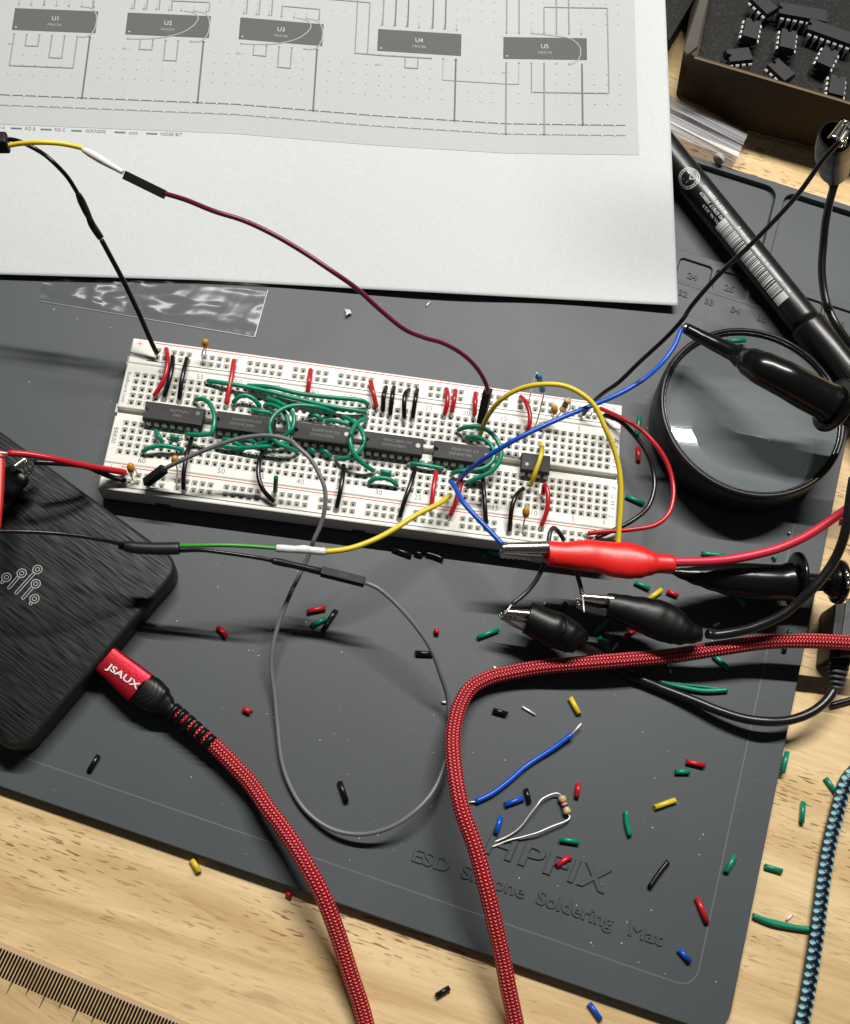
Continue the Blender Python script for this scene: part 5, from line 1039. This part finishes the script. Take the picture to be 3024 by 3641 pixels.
loft('boot', 'B4', [((772, 278), (750, 458)), ((790, 276), (765, 460)), ((900, 284), (880, 472)), ((1010, 272), (985, 492)), ((1090, 266), (1060, 500)), ((1180, 276), (1150, 510)), ((1300, 286), (1260, 545)), ((1410, 288), (1370, 558)), ((1500, 318), (1450, 552)), ((1560, 348), (1530, 535)), ((1620, 372), (1600, 516)), ((1690, 380), (1680, 514)), ((1735, 384), (1730, 516)), ((1744, 400), (1740, 500))], zc, BOOT, t, k=[.8, .8, .78, .75, .72, .66, .6, .58, .66, .8, .9, .95, .95, .95], n=28, sub=4, power=2.3)
P_ = [('B5', 160, 468, 22), ('B5', 300, 462, 22), ('B5', 500, 458, 22), ('B5', 700, 440, 22), ('B5', 900, 402, 23), ('B5', 1100, 348, 24), ('B5', 1280, 272, 26), ('B5', 1430, 185, 28), ('B5', 1560, 95, 30), ('B5', 1660, 25, 32), ('B5', 1750, -50, 34)]
tube('cable', [at(*p) for p in P_], 1.42, plain('pink_red_cable', (.62, .022, .055), .42, bump=.1, bscale=500), t, 16)
t = thing('open_black_clip', 'black crocodile clip whose jaws stick out of a wide open rubber boot', 'crocodile clip', at('B4', 700, 900, 0))
zc = 12
jaw('upper_jaw', 'B4', (425, 818), (720, 850), 1.0, 1.7, zc + 1, CHROME, t, .8, 1.6)
toothed('lower_jaw', 'B4', ((400, 850), (640, 905)), ((395, 865), (610, 975)), zc, CHROME, t, 7, .4, 1.5)
toothed('lower_jaw', 'B4', ((420, 838), (600, 890)), ((400, 850), (560, 930)), zc - 1.5, CHROME, t, 5, .35, .6)
for a in ((385, 848), (400, 832), (410, 858), (432, 828)): ellipsoid('tooth', at('B4', *a, zc + .6), Vector((1, .3, 0)), .42, .36, CHROME, t, 10)
tube('pivot', [at('B4', 600, 945, zc + 1), at('B4', 690, 915, zc + 2)], .5, CHROME, t, 10)
def cup(name, f, pairs, z, m, parent, k=1., hole=.82, n=28, power=2.2):
    """open rubber boot: a hollow mouth at the first pair"""
    o = loft(name, f, pairs, z, m, parent, k, n, 4, power=power)
    me = o.data; n0 = n; v0 = [me.vertices[i].co.copy() for i in range(n0)]; c = sum(v0, Vector()) / n0
    ax = (sum((me.vertices[i + n0 * 6].co for i in range(n0)), Vector()) / n0 - c)
    import bmesh
    bm = bmesh.new(); bm.from_mesh(me); bm.verts.ensure_lookup_table(); bm.faces.ensure_lookup_table()
    cap = [f_ for f_ in bm.faces if len(f_.verts) == n0 and all(v_.index < n0 for v_ in f_.verts)]
    for f_ in cap:
        r_ = bmesh.ops.inset_region(bm, faces=[f_], thickness=(v0[0] - c).length * (1 - hole) * .6, use_even_offset=False)
        vs = [v_.co.copy() for v_ in f_.verts]; nf = bmesh.ops.extrude_face_region(bm, geom=[f_])
        for g in nf['geom']:
            if isinstance(g, bmesh.types.BMVert): g.co = c + (g.co - c) * .9 + ax * .9
        bmesh.ops.delete(bm, geom=[f_], context='FACES_ONLY')
    bm.to_mesh(me); bm.free(); return o
cup('boot', 'B4', [((650, 757), (548, 972)), ((690, 768), (580, 985)), ((760, 800), (690, 1050)), ((850, 825), (770, 1096)), ((900, 855), (830, 1105)), ((960, 890), (880, 1125)), ((1020, 945), (940, 1155)), ((1042, 1010), (985, 1165))], zc, RUBBER, t, k=[.85, .85, .85, .85, .85, .85, .8, .6])
tube('seam_ridge', [at('B4', 850, 822, zc + 2.0), at('B4', 905, 880, zc + 5.0), at('B4', 905, 950, zc + 5.3), at('B4', 860, 1000, zc + 4.7), at('B4', 845, 1060, zc + 3)], .22, RUBBER, t, 8)
P_ = [('B4', 1000, 1080, 11), ('B4', 1080, 1112, 9), ('B4', 1180, 1165, 4), ('B4', 1260, 1230, 1.8), ('B4', 1340, 1285, 1.6), ('B5', 0, 1460, 1.6), ('B5', 120, 1510, 1.6), ('B5', 240, 1555, 2), ('B5', 420, 1625, 3), ('B5', 600, 1698, 4), ('B5', 800, 1760, 5), ('B5', 980, 1785, 6), ('B5', 1150, 1782, 6), ('B5', 1300, 1742, 6), ('B5', 1410, 1685, 6), ('B5', 1500, 1605, 6), ('B5', 1560, 1515, 6)]
tube('cable', [at(*p) for p in P_], 1.5, plain('black_cable', (.010, .010, .010), .3, bump=.08, bscale=500), t, 16)
t = thing('toothed_black_clip', 'black crocodile clip with visible teeth holding a bare wire end beneath the red clip', 'crocodile clip', at('B4', 1300, 850, 0))
zc = 15
jaw('upper_jaw', 'B4', (1008, 698), (1290, 725), .9, 1.25, zc + 2, CHROME, t, .7, 1.1)
toothed('lower_jaw', 'B4', ((990, 742), (1230, 822)), ((985, 775), (1210, 852)), zc + .5, CHROME, t, 8, .38, 1.4)
loft('jaw_cheek', 'B4', [((985, 725), (990, 768)), ((1100, 742), (1095, 800)), ((1260, 770), (1225, 845))], zc - .9, plain('dark_steel', (.12, .11, .10), .35, 1.), t, k=.6, sub=3)
for a in ((988, 722), (992, 745), (1003, 765)): ellipsoid('tooth', at('B4', *a, zc + 1.4), Vector((1, .3, 0)), .40, .35, CHROME, t, 10)
loft('boot', 'B4', [((1240, 682), (1195, 852)), ((1282, 684), (1235, 862)), ((1400, 700), (1330, 905)), ((1550, 722), (1450, 965)), ((1650, 738), (1545, 1010)), ((1730, 770), (1620, 1040)), ((1815, 830), (1700, 1060)), ((1850, 870), (1750, 1062)), ((1895, 915), (1860, 1062)), ((1950, 936), (1945, 1048)), ((2035, 948), (2035, 1032))], zc, RUBBER, t, k=[.8, .8, .75, .7, .66, .62, .66, .75, .85, .9], n=26, sub=4, power=2.4)
P_ = [('B5', 500, 1058, 14.6), ('B5', 560, 1068, 14), ('B5', 700, 1052, 15), ('B5', 850, 1020, 17), ('B5', 1000, 965, 19), ('B5', 1130, 900, 21), ('B5', 1250, 805, 23), ('B5', 1370, 695, 26), ('B5', 1470, 580, 28), ('B5', 1550, 465, 30), ('B5', 1610, 340, 33), ('B5', 1650, 210, 36), ('B5', 1672, 90, 38), ('B5', 1690, -60, 40), ('B5', 1720, -240, 42)]
tube('cable', [at(*p) for p in P_], 1.5, plain('black_cable', (.010, .010, .010), .3), t, 16)
# clips at the left edge
t = thing('black_edge_clip', 'chrome-jawed black clip lying on the brushed box at the left edge', 'crocodile clip', at('L1', 300, 700, 9.8))
zc = 17
jaw('upper_jaw', 'L1', (480, 415), (265, 590), .9, 1.1, zc + 4, CHROME, t, .6, 1.0)
toothed('upper_jaw_side', 'L1', ((620, 500), (340, 640)), ((530, 415), (300, 590)), zc + 2.6, CHROME, t, 4, .7, .6)
toothed('lower_jaw', 'L1', ((640, 540), (370, 700)), ((630, 600), (470, 780)), zc + .4, CHROME, t, 4, .7, .8)
loft('boot', 'L1', [((215, 535), (540, 830)), ((150, 560), (480, 930)), ((60, 680), (400, 1010)), ((-60, 850), (300, 1150)), ((-200, 1050), (180, 1320)), ((-350, 1300), (40, 1500))], [zc, zc, zc - .5, zc - 1, zc - 2, zc - 2], RUBBER, t, k=.45, sub=4, power=2.3)
t = thing('red_edge_clip', 'red boot of a clip cut off by the left edge', 'crocodile clip', at('L1', 0, 900, 9.8))
loft('boot', 'L1', [((60, 345), (-260, 300)), ((92, 400), (-260, 400)), ((96, 560), (-260, 600)), ((80, 900), (-260, 900)), ((62, 1200), (-260, 1200)), ((35, 1500), (-260, 1500)), ((12, 1760), (-260, 1760))], 30, plain('worn_red_vinyl', (.50, .012, .014), .4, bump=.2, bscale=300), t, k=.5, sub=4, power=2.6)
# clip seen end-on at the top right
t = thing('upright_black_clip', 'black clip standing with its rubber boot mouth open towards the lamp, top right', 'crocodile clip', at('T5', 1150, 1000, 0))
zc = 62
cup('boot', 'T5', [((800, 600), (1610, 560)), ((770, 700), (1630, 660)), ((730, 880), (1620, 880)), ((730, 1100), (1580, 1100)), ((780, 1300), (1550, 1300)), ((810, 1420), (1530, 1420)), ((880, 1520), (1450, 1520)), ((990, 1590), (1340, 1590))], [92, 89, 82, 74, 67, 63, 59, 56], RUBBER, t, k=[.8, .85, .9, .9, .9, .9, .9, .8], hole=.8)
loft('neck', 'T5', [((985, 1600), (1345, 1600)), ((1010, 1700), (1320, 1690)), ((1060, 1810), (1280, 1790)), ((1075, 1880), (1250, 1870))], 50, RUBBER, t, k=1, sub=3)
jaw('upper_jaw', 'T5', (1440, 210), (1130, 700), 1.0, 1.6, 95, CHROME, t, .8, 1.4)
jaw('lower_jaw', 'T5', (1600, 260), (1330, 800), .8, 1.4, 93, CHROME, t, .6, 1.0)
ellipsoid('tip', at('T5', 1460, 250, 96), Vector((1, .3, 0)), .9, .7, CHROME, t, 12)
for a in ((1420, 560), (1480, 640), (1350, 840), (1440, 720)): ellipsoid('tooth', at('T5', *a, 94.5), Vector((1, .3, .5)), .6, .35, CHROME, t, 10)
P_ = [('C8', 1598, 540, 50), ('C8', 1555, 700, 46), ('C8', 1520, 880, 42), ('C8', 1500, 1080, 38), ('C8', 1485, 1300, 35), ('C8', 1502, 1500, 33), ('C8', 1540, 1680, 32), ('R7', 722, 360, 31), ('R7', 760, 480, 30), ('R7', 820, 600, 30), ('R7', 900, 720, 29), ('R7', 980, 820, 28), ('R7', 1080, 930, 26)]
tube('cable', [at(*p) for p in P_], 1.32, plain('black_cable', (.010, .010, .010), .3), t, 16)
# ================================================================== PROBE HOOKS
t = thing('upper_probe_hook', 'glossy black probe hook gripping the blue wire above the magnifier', 'test probe', at('A7', 1100, 850, 17))
loft('hook_tip', 'A7', [((478, 534), (455, 568)), ((510, 522), (485, 590)), ((548, 538), (520, 606))], 30, CHROME, t, k=.7, sub=3)
loft('nose', 'A7', [((520, 528), (488, 592)), ((620, 578), (575, 648)), ((760, 640), (715, 728)), ((880, 695), (830, 790)), ((960, 722), (905, 855)), ((1030, 728), (955, 905)), ((1130, 765), (1040, 965)), ((1300, 840), (1200, 1050)), ((1460, 925), (1340, 1135)), ((1580, 985), (1455, 1195)), ((1650, 1010), (1510, 1240))], [31, 31.5, 33, 35, 36.5, 38.5, 40.5, 41, 39, 38, 37], GLOSSB, t, k=.95, n=28, sub=4)
def disc(name, f, c, z, tow, zt, r, thick, m, parent, cone=.0):
    A = at(f, *c, z); d = (at(f, *tow, zt) - A).normalized(); prof = [(0, .3), (0, .92), (.15, 1.0), (.5, 1.02), (.85, 1.), (1, .9), (1, .3)]
    P_ = [A + d * (p * thick + cone * (q - .3)) for p, q in prof]; v_, f_, uv, sm_ = tube_geo(P_, [q * r for p, q in prof], 40, rounded=False)
    # keep the ring frames parallel to the axis
    F0 = frames([A, A + d]); s, u = F0[0][1], F0[0][2]; V2 = []
    for (p, q), c_ in zip(prof, P_):
        for k in range(40): a_ = 2 * math.pi * k / 40; V2.append(c_ + (s * math.cos(a_) + u * math.sin(a_)) * q * r)
    return mesh(name, V2, f_, m, parent, sm_)
disc('collar', 'A7', (1598, 1128), 37, (1750, 1210), 34, 8.9, 1.6, GLOSSB, t)
loft('sleeve', 'A7', [((1600, 1010), (1500, 1200)), ((1700, 1080), (1620, 1230)), ((1800, 1130), (1720, 1290)), ((1950, 1200), (1870, 1360))], [37, 36, 35, 33], GLOSSB, t, k=.95, sub=3)
t = thing('lower_probe_hook', 'glossy black probe hook with a round collar under the red clip cable', 'test probe', at('B5', 900, 620, 0))
zc = 12
loft('nose', 'B5', [((120, 522), (118, 556)), ((200, 520), (215, 562)), ((300, 512), (300, 606)), ((420, 500), (420, 655)), ((560, 482), (560, 700)), ((700, 476), (720, 745)), ((850, 478), (860, 772)), ((1000, 486), (1010, 780)), ((1110, 490), (1120, 778)), ((1190, 470), (1210, 790))], [14, 14, 14, 13.5, 13, 12.5, 12, 12, 12, 12], GLOSSB, t, k=.92, n=28, sub=4)
disc('collar', 'B5', (1218, 615), 12.4, (1400, 630), 12.4, 9.1, 1.8, GLOSSB, t)
loft('shaft', 'B5', [((1240, 552), (1240, 710)), ((1330, 558), (1330, 706)), ((1470, 566), (1470, 700)), ((1530, 568), (1530, 700))], 13, GLOSSB, t, k=.95, sub=2)
disc('collar', 'B5', (1560, 625), 14, (1750, 640), 14, 7.0, 2.6, GLOSSB, t)
loft('sleeve', 'B5', [((1490, 520), (1490, 720)), ((1560, 480), (1560, 770)), ((1620, 470), (1620, 790))], 14, GLOSSB, t, k=.9, sub=3)
for a, r in (((1668, 590), .9), ((1672, 650), .7), ((1690, 620), .8)): ellipsoid('metal_fitting', at('B5', *a, 21), Vector((0, 1, .2)), r * 1.7, r, CHROME, t, 12)
# dark plug and grey box at the right edge
t = thing('black_edge_module', 'dark grey box with a black case at the right edge behind the braided cable', 'electronic module', at('E2', 1700, 1600, DESK))
o = plate('case', [at('E2', 1420, 1280, 8), at('E2', 1900, 1250, 8), at('E2', 1900, 2260, 8), at('E2', 1330, 2320, 8)][::-1], 11.4, CASE, t); bevel(o, .8, 3)
o = plate('grey_label', [at('E2', 1640, 1200, 8.6), at('E2', 1900, 1180, 8.6), at('E2', 1900, 2250, 8.6), at('E2', 1505, 2280, 8.6)][::-1], .5, plain('grey_panel', (.075, .08, .08), .4, .3, bump=.3, bscale=400), t); bevel(o, .15)
t = thing('ribbed_cable_plug', 'black plug with a ribbed strain relief on the wood below the braided cable', 'plug', at('E3', 1300, 950, DESK))
zc = 4
loft('plug_body', 'E3', [((1150, 480), (1512, 500)), ((1160, 700), (1500, 720)), ((1190, 790), (1480, 800))], zc, RUBBER, t, k=.7, sub=2, power=4)
for i in range(5):
    y = 790 + i * 85; a = 1155 + i * 8; b = 1475 - i * 20
    loft('strain_relief_rib', 'E3', [((a, y), (b, y + 14)), ((a + 2, y + 52), (b - 6, y + 66))], zc, plain('grey_rubber', (.035, .036, .037), .5), t, k=.8, sub=1, power=3)
loft('core', 'E3', [((1220, 780), (1420, 790)), ((1230, 1210), (1330, 1225))], zc - .3, RUBBER, t, k=.9, sub=1)
t = thing('thin_edge_cable', 'thin black cable on the wood at the right edge below the ribbed plug', 'cable', at('E3', 1350, 1400, DESK))
tube('sleeve', [at('E3', *p, DESK + .9) for p in [(1180, 1440), (1260, 1420), (1380, 1385), (1512, 1350), (1700, 1290)]], .95, plain('black_cable', (.010, .010, .010), .3), t, 14)
# ================================================================== MARKER PEN
t = thing('black_marker_pen', 'black marker pen with silver lettering and barcode, lying across the mat trays', 'marker pen', at('C8', 771, 1107, 0))
AX = Vector((.627, .779)); PE = Vector((.779, -.627)); MC = Vector((771, 1107))
def mpos(tt, pp, z): q = MC + AX * tt + PE * pp; return at('C8', q.x, q.y, z)
def mz(tt): return 5.0 + 3.2 * (tt + 1250) / 2600
M0 = mpos(-1250, 0, mz(-1250)); M1 = mpos(920, 0, mz(920)); RB = 5.55
tube('barrel', [M0, M1], RB, plain('satin_black', (.010, .010, .010), .33, bump=.12, bscale=700, rvar=.08), t, 40, rounded=False)
md = (M1 - M0).normalized(); mspan = (M1 - M0).length; mside = md.cross(Vector((0, 0, 1))).normalized(); mup = mside.cross(md)
if mup.z < 0: mup = -mup
vc = (CAM - (M0 + M1) / 2).normalized(); pup = (vc - md * vc.dot(md)).normalized(); pside = md.cross(pup).normalized()
if pside.dot(mside) < 0: pside = -pside
capP = [M1 - md * .2, M1 + md * .01, M1 + md * 1.2, M1 + md * 14, M1 + md * 34, M1 + md * 52]
v_, f_, uv, sm_ = tube_geo(capP, [5.55, 6.1, 6.35, 6.3, 5.9, 5.5], 48, rounded=False)
mesh('cap', v_, f_, plain('satin_black2', (.010, .010, .010), .3, bump=.1, bscale=600), t, sm_)
for k in range(9):
    a_ = math.radians(-100 + 25 * k + 12); di = mside * math.sin(a_) + mup * math.cos(a_)
    mesh('cap_rib', *box_geo(M1 + md * 28 + di * 5.95, md * 22, di.cross(md) * .28, di * .38), plain('satin_black2', (.010, .010, .010), .3), t, False)
def on_pen(u, s, r=RB + .03):
    """u mm along the pen from the reference point, s mm round the barrel from the crest"""
    a_ = s / RB; c0 = M0 + md * (mspan * (1250 / 2170.) + u); return c0 + (pside * math.sin(a_) + pup * math.cos(a_)) * r
PXM = 1 / .38647 * 10.05      # C8 pixels per mm on the pen
crest_off = -1.0
def pen_text(mb, s, tt0, pp, h, wd, flip=True, m=0):
    u0 = tt0 / PXM; s0 = pp / PXM
    v, f = text2d(s, bold=.012); x0 = min(p[0] for p in v); x1 = max(p[0] for p in v); kx = wd / (x1 - x0); k = h / .7
    # lettering reads towards the hidden end, upside down from here
    sg = 1 if (mside.dot(at('C8', *(MC + PE * 10), 8) - at('C8', *MC, 8)) > 0) else -1
    mb.add([on_pen(u0 - (p[0] - x0) * kx, sg * s0 - sg * (p[1] * k - h / 2) * 1.0 + sg * crest_off * 0) for p in v], f, m)
mb = MB()
pen_text(mb, 'MADE IN GERMANY', -290, 66, 1.25, 14.4)
pen_text(mb, '40 07817 308829', -262, 2, 1.2, 13.8)
pen_text(mb, 'Art. Nr. 313-9', -262, -52, 1.1, 9.4)
pen_text(mb, 'Moosackerstr. 3, D-90427 Nürnberg', 706, 66, 1.05, 31.5)
def pen_bar(a, b, lo, hi):
    sg = 1 if (mside.dot(at('C8', *(MC + PE * 10), 8) - at('C8', *MC, 8)) > 0) else -1
    g = [on_pen(u / PXM, sg * (lo + (hi - lo) * q / 5) / PXM) for q in range(6) for u in (a, b)]; mb.add(g, [(2 * q, 2 * q + 1, 2 * q + 3, 2 * q + 2) for q in range(5)])
pen_bar(-262, -205, -100, 28); pen_bar(660, 742, -100, 30)
random.seed(5); u = -200
while u < 655:
    wd = random.choice([7, 7, 12, 16, 22]); pen_bar(u, u + wd, -98, 26); u += wd + random.choice([6, 6, 10, 16])
# round emblem: ring, inner disc outline and two letters
cu0, cs0 = -815, 0
sg = 1 if (mside.dot(at('C8', *(MC + PE * 10), 8) - at('C8', *MC, 8)) > 0) else -1
def pe(a_, r): return on_pen(cu0 / PXM + r * math.cos(a_), sg * cs0 / PXM + r * math.sin(a_))
for r0, r1 in ((3.0, 3.2), (3.85, 4.1)):
    g = [pe(2 * math.pi * q / 48, r) for q in range(48) for r in (r0, r1)]; mb.add(g, [(2 * q, 2 * q + 1, (2 * q + 3) % 96, (2 * q + 2) % 96) for q in range(48)])
pen_text(mb, 'AL', -765, -4, 3.2, 4.4)
mb.build('silver_lettering', [LETTER], t)
mb = MB()
for q in range(40):
    a_ = 2 * math.pi * q / 40
    if q % 5 == 4: continue
    mb.add([pe(a_ - .035, 3.35), pe(a_ + .03, 3.35), pe(a_ + .035, 3.7), pe(a_ - .03, 3.7)], [(0, 1, 2, 3)])
for v in range(len(mb.v)): pass
o = mb.build('emblem_text', [LETTER], t); o.location = Vector(o.location) + Vector((0, 0, .00002))
# ================================================================== CLEAR CHIP TUBE
t = thing('clear_chip_tube', 'clear plastic chip tube with a pale end plug, sticking out from under the paper', 'chip tube', at('A3', 900, 800, DESK))
Z1 = 5.0
def T3(x, y, z): return at('A3', x, y, z)
a0, a1 = T3(560, 510, Z1), T3(1130, 800, Z1); b0, b1 = T3(470, 730, Z1), T3(1060, 955, Z1)
d = (a1 - a0).normalized(); dn = Vector((0, 0, -7.6)); V_ = []; F_ = []
prof = [(0, -7.6), (0, -1.2), (.12, -.2), (.22, 0), (.40, 0), (.43, -1.6), (.57, -1.6), (.60, 0), (.78, 0), (.88, -.2), (1, -1.2), (1, -7.6)]
for e, (A, B) in enumerate(((a0, b0), (a1, b1))):
    for s_, z_ in prof: V_.append(A.lerp(B, s_) + Vector((0, 0, z_)))
n = len(prof)
for i in range(n - 1): F_.append((i, i + 1, n + i + 1, n + i))
o = mesh('tube_wall', V_, F_, TUBEP, t, False); md_ = o.modifiers.new('s', 'SOLIDIFY'); md_.thickness = .0006
WHT = plain('tube_glint', (.62, .64, .68), .3)
for s_, wd in ((.22, .22), (.40, .25), (.60, .3), (.80, .9), (.98, .2)):
    mesh('glint_strip', *box_geo((a0.lerp(b0, s_) + a1.lerp(b1, s_)) / 2 + Vector((0, 0, .15)), (a1 - a0) / 2, (b0 - a0).normalized() * wd * .5, Vector((0, 0, .14))), plain('pale_glint', (.55, .57, .62), .25, spec=.8), t, False)  # pale strips along the tube edges, white glints put in as colour
pc = T3(950, 962, 2.0); pd = (T3(920, 985, 2) - pc).normalized()
mesh('end_plug', *tube_geo([pc - pd * 3.2 + Vector((0, 0, .2)), pc - pd * .9, pc - pd * .7, pc + pd * .9], [1.0, 1.0, 2.3, 2.3], 20)[:2], plain('pale_plug', (.52, .50, .45), .5), t, True)
# ================================================================== CARD BOX WITH FOAM AND LOOSE CHIPS
t = thing('chip_box', 'open brown card box lined with black foam, full of loose chips, top right corner', 'card box', at('A3', 1300, 600, DESK))
HB = 24.0; p0 = at('A3', 820, 355, HB); p1 = at('A3', 1744, 628, HB); d = (p1 - p0).normalized(); p1 = p0 + d * 110; q0 = at('A3', 905, -60, HB); lo_ = at('A3', 845, -60, HB)
back = (q0 - p0).normalized(); q0 = p0 + back * 90; q1 = q0 + (p1 - p0)
def dwn(p, z): return Vector((p.x, p.y, z))
bA = at('A3', 690, 562, DESK); bB = at('A3', 1130, 800, DESK + .2); bC = at('A3', 1540, 905, DESK + .2); bD = bC + (bC - bB).normalized() * 60
edge = []
NE = 40; random.seed(3)
for i in range(NE + 1):
    s_ = i / NE; x = 690 + (1744 + 100 - 690) * s_
    y = 562 + (800 - 562) * (x - 690) / 440 if x < 1130 else (800 + (905 - 800) * (x - 1130) / 410 if x < 1540 else 905 + (x - 1540) * .40)
    edge.append(at('A3', x, y + random.uniform(-5, 5), DESK + .6))
V_ = []; F_ = []
for i in range(NE + 1):
    s_ = i / NE; pt = (p0 + d * (-1.5)).lerp(p0 + d * 72, s_); V_ += [pt, pt.lerp(edge[i], .5) + Vector((0, 0, 0)), edge[i]]
for i in range(NE):
    for k in range(2): F_.append((3 * i + k, 3 * i + k + 1, 3 * i + k + 4, 3 * i + k + 3))
o = mesh('front_wall', V_, F_, CARD, t, False); s_ = o.modifiers.new('s', 'SOLIDIFY'); s_.thickness = .0012
mesh('torn_edge', *ribbon([e + Vector((0, -.3, .5 + (.4 if i % 3 else 0))) for i, e in enumerate(edge) if i > 14], .7), TORN, t, False)
mesh('lip', *ribbon([p0 + d * (-1.2 + 74 * i / 20) + Vector((0, 0, .25)) for i in range(21)], .9), plain('lip_card', (.15, .10, .05), .8, bump=.6, bscale=600, var=.3), t, False)
ol = at('A3', 735, 300, HB) ; om = at('A3', 850, -60, HB)
sidew = plate('left_wall_top', [p0 + Vector((0, 6, .3)), at('A3', 760, 330, HB), ol, om, q0 + Vector((0, 0, .3))], 1.4, CARDG, t); bevel(sidew, .5, 2)
plate('left_wall', [at('A3', 820, 350, HB - 1), at('A3', 735, 300, HB - 1), at('A3', 850, -60, HB - 1), at('A3', 900, -60, HB - 1)], .5, CARD, t)
mesh('left_wall_side', [at('A3', 735, 300, HB - .5), at('A3', 850, -60, HB - .5), at('A3', 800, -60, DESK), at('A3', 692, 560, DESK), at('A3', 820, 355, HB - .5)], [(0, 1, 2, 3), (0, 3, 4)], CARD, t, False)
FZ = 15.0
fm = plate('foam_insert', [dwn(p0 + d * .6 + back * 8, FZ), dwn(p1 + back * 8, FZ), dwn(q1, FZ), dwn(q0 + d * .6, FZ)], 14, FOAM, t)
GL = 'loose chips pressed into the black foam'
def foam_chip(lab, npin, a, b, off, sgn_, spot=None):
    """a, b: first and last visible pin shoulders of one row, in view Q; the body lies to the side sgn_"""
    zb = FZ + 3.4; A = at('Q', *a, zb + 1.6); B = at('Q', *b, zb + 1.6); dr = (B - A); dr.z = 0; n_ = dr.normalized(); pr = Vector((-n_.y, n_.x, 0)) * sgn_
    half = npin // 2; c = (A + B) / 2 + pr * 3.4; 
    if off: c = A + n_ * (half - 1) * 1.27 + pr * 3.4
    return dip(lab, npin, (c.x, c.y), math.atan2(n_.y, n_.x), zb, None, spot, group=GL, zlow=FZ - 1.0)
foam_chip('8-pin chip cut by the top edge, its diagonal row of four bright pins showing', 8, (825, 35), (945, 150), 0, 1)
foam_chip('long chip at the top of the foam, five pins showing', 14, (1118, 165), (1340, 205), 1, 1)
foam_chip('long chip slanting to the right edge of the foam, seven pins showing', 14, (1380, 318), (1710, 436), 0, 1)
foam_chip('upright 8-pin chip with four pins fanning left, left one of two alike', 8, (760, 218), (738, 318), 0, 1)
foam_chip('upright 8-pin chip with four pins fanning left, right one of two alike', 8, (1090, 312), (1075, 420), 0, 1)
foam_chip('worn 8-pin chip nearest the front left of the foam, pins facing the card lip', 8, (658, 602), (815, 586), 0, 1)
foam_chip('tilted brownish 8-pin chip behind the middle of the card lip', 8, (990, 655), (1092, 750), 0, 1)
foam_chip('8-pin chip with pins on both sides, overlapping the long slanting chip', 8, (1482, 450), (1417, 578), 0, 1)
foam_chip('8-pin chip with pins on both sides, nearest the front at the right', 8, (1540, 722), (1522, 858), 0, 1)
t = thing('dark_foam_tray', 'dark tray edge between the paper and the chip box at the top', 'tray', at('Q', 100, 100, DESK))
o = plate('slab', [at('Q', -40, -120, 10), at('Q', 380, -120, 10), at('Q', 300, 0, 10), at('Q', 78, 370, 10), at('Q', 40, 300, 10)][::-1], 13.4, FOAM, t)
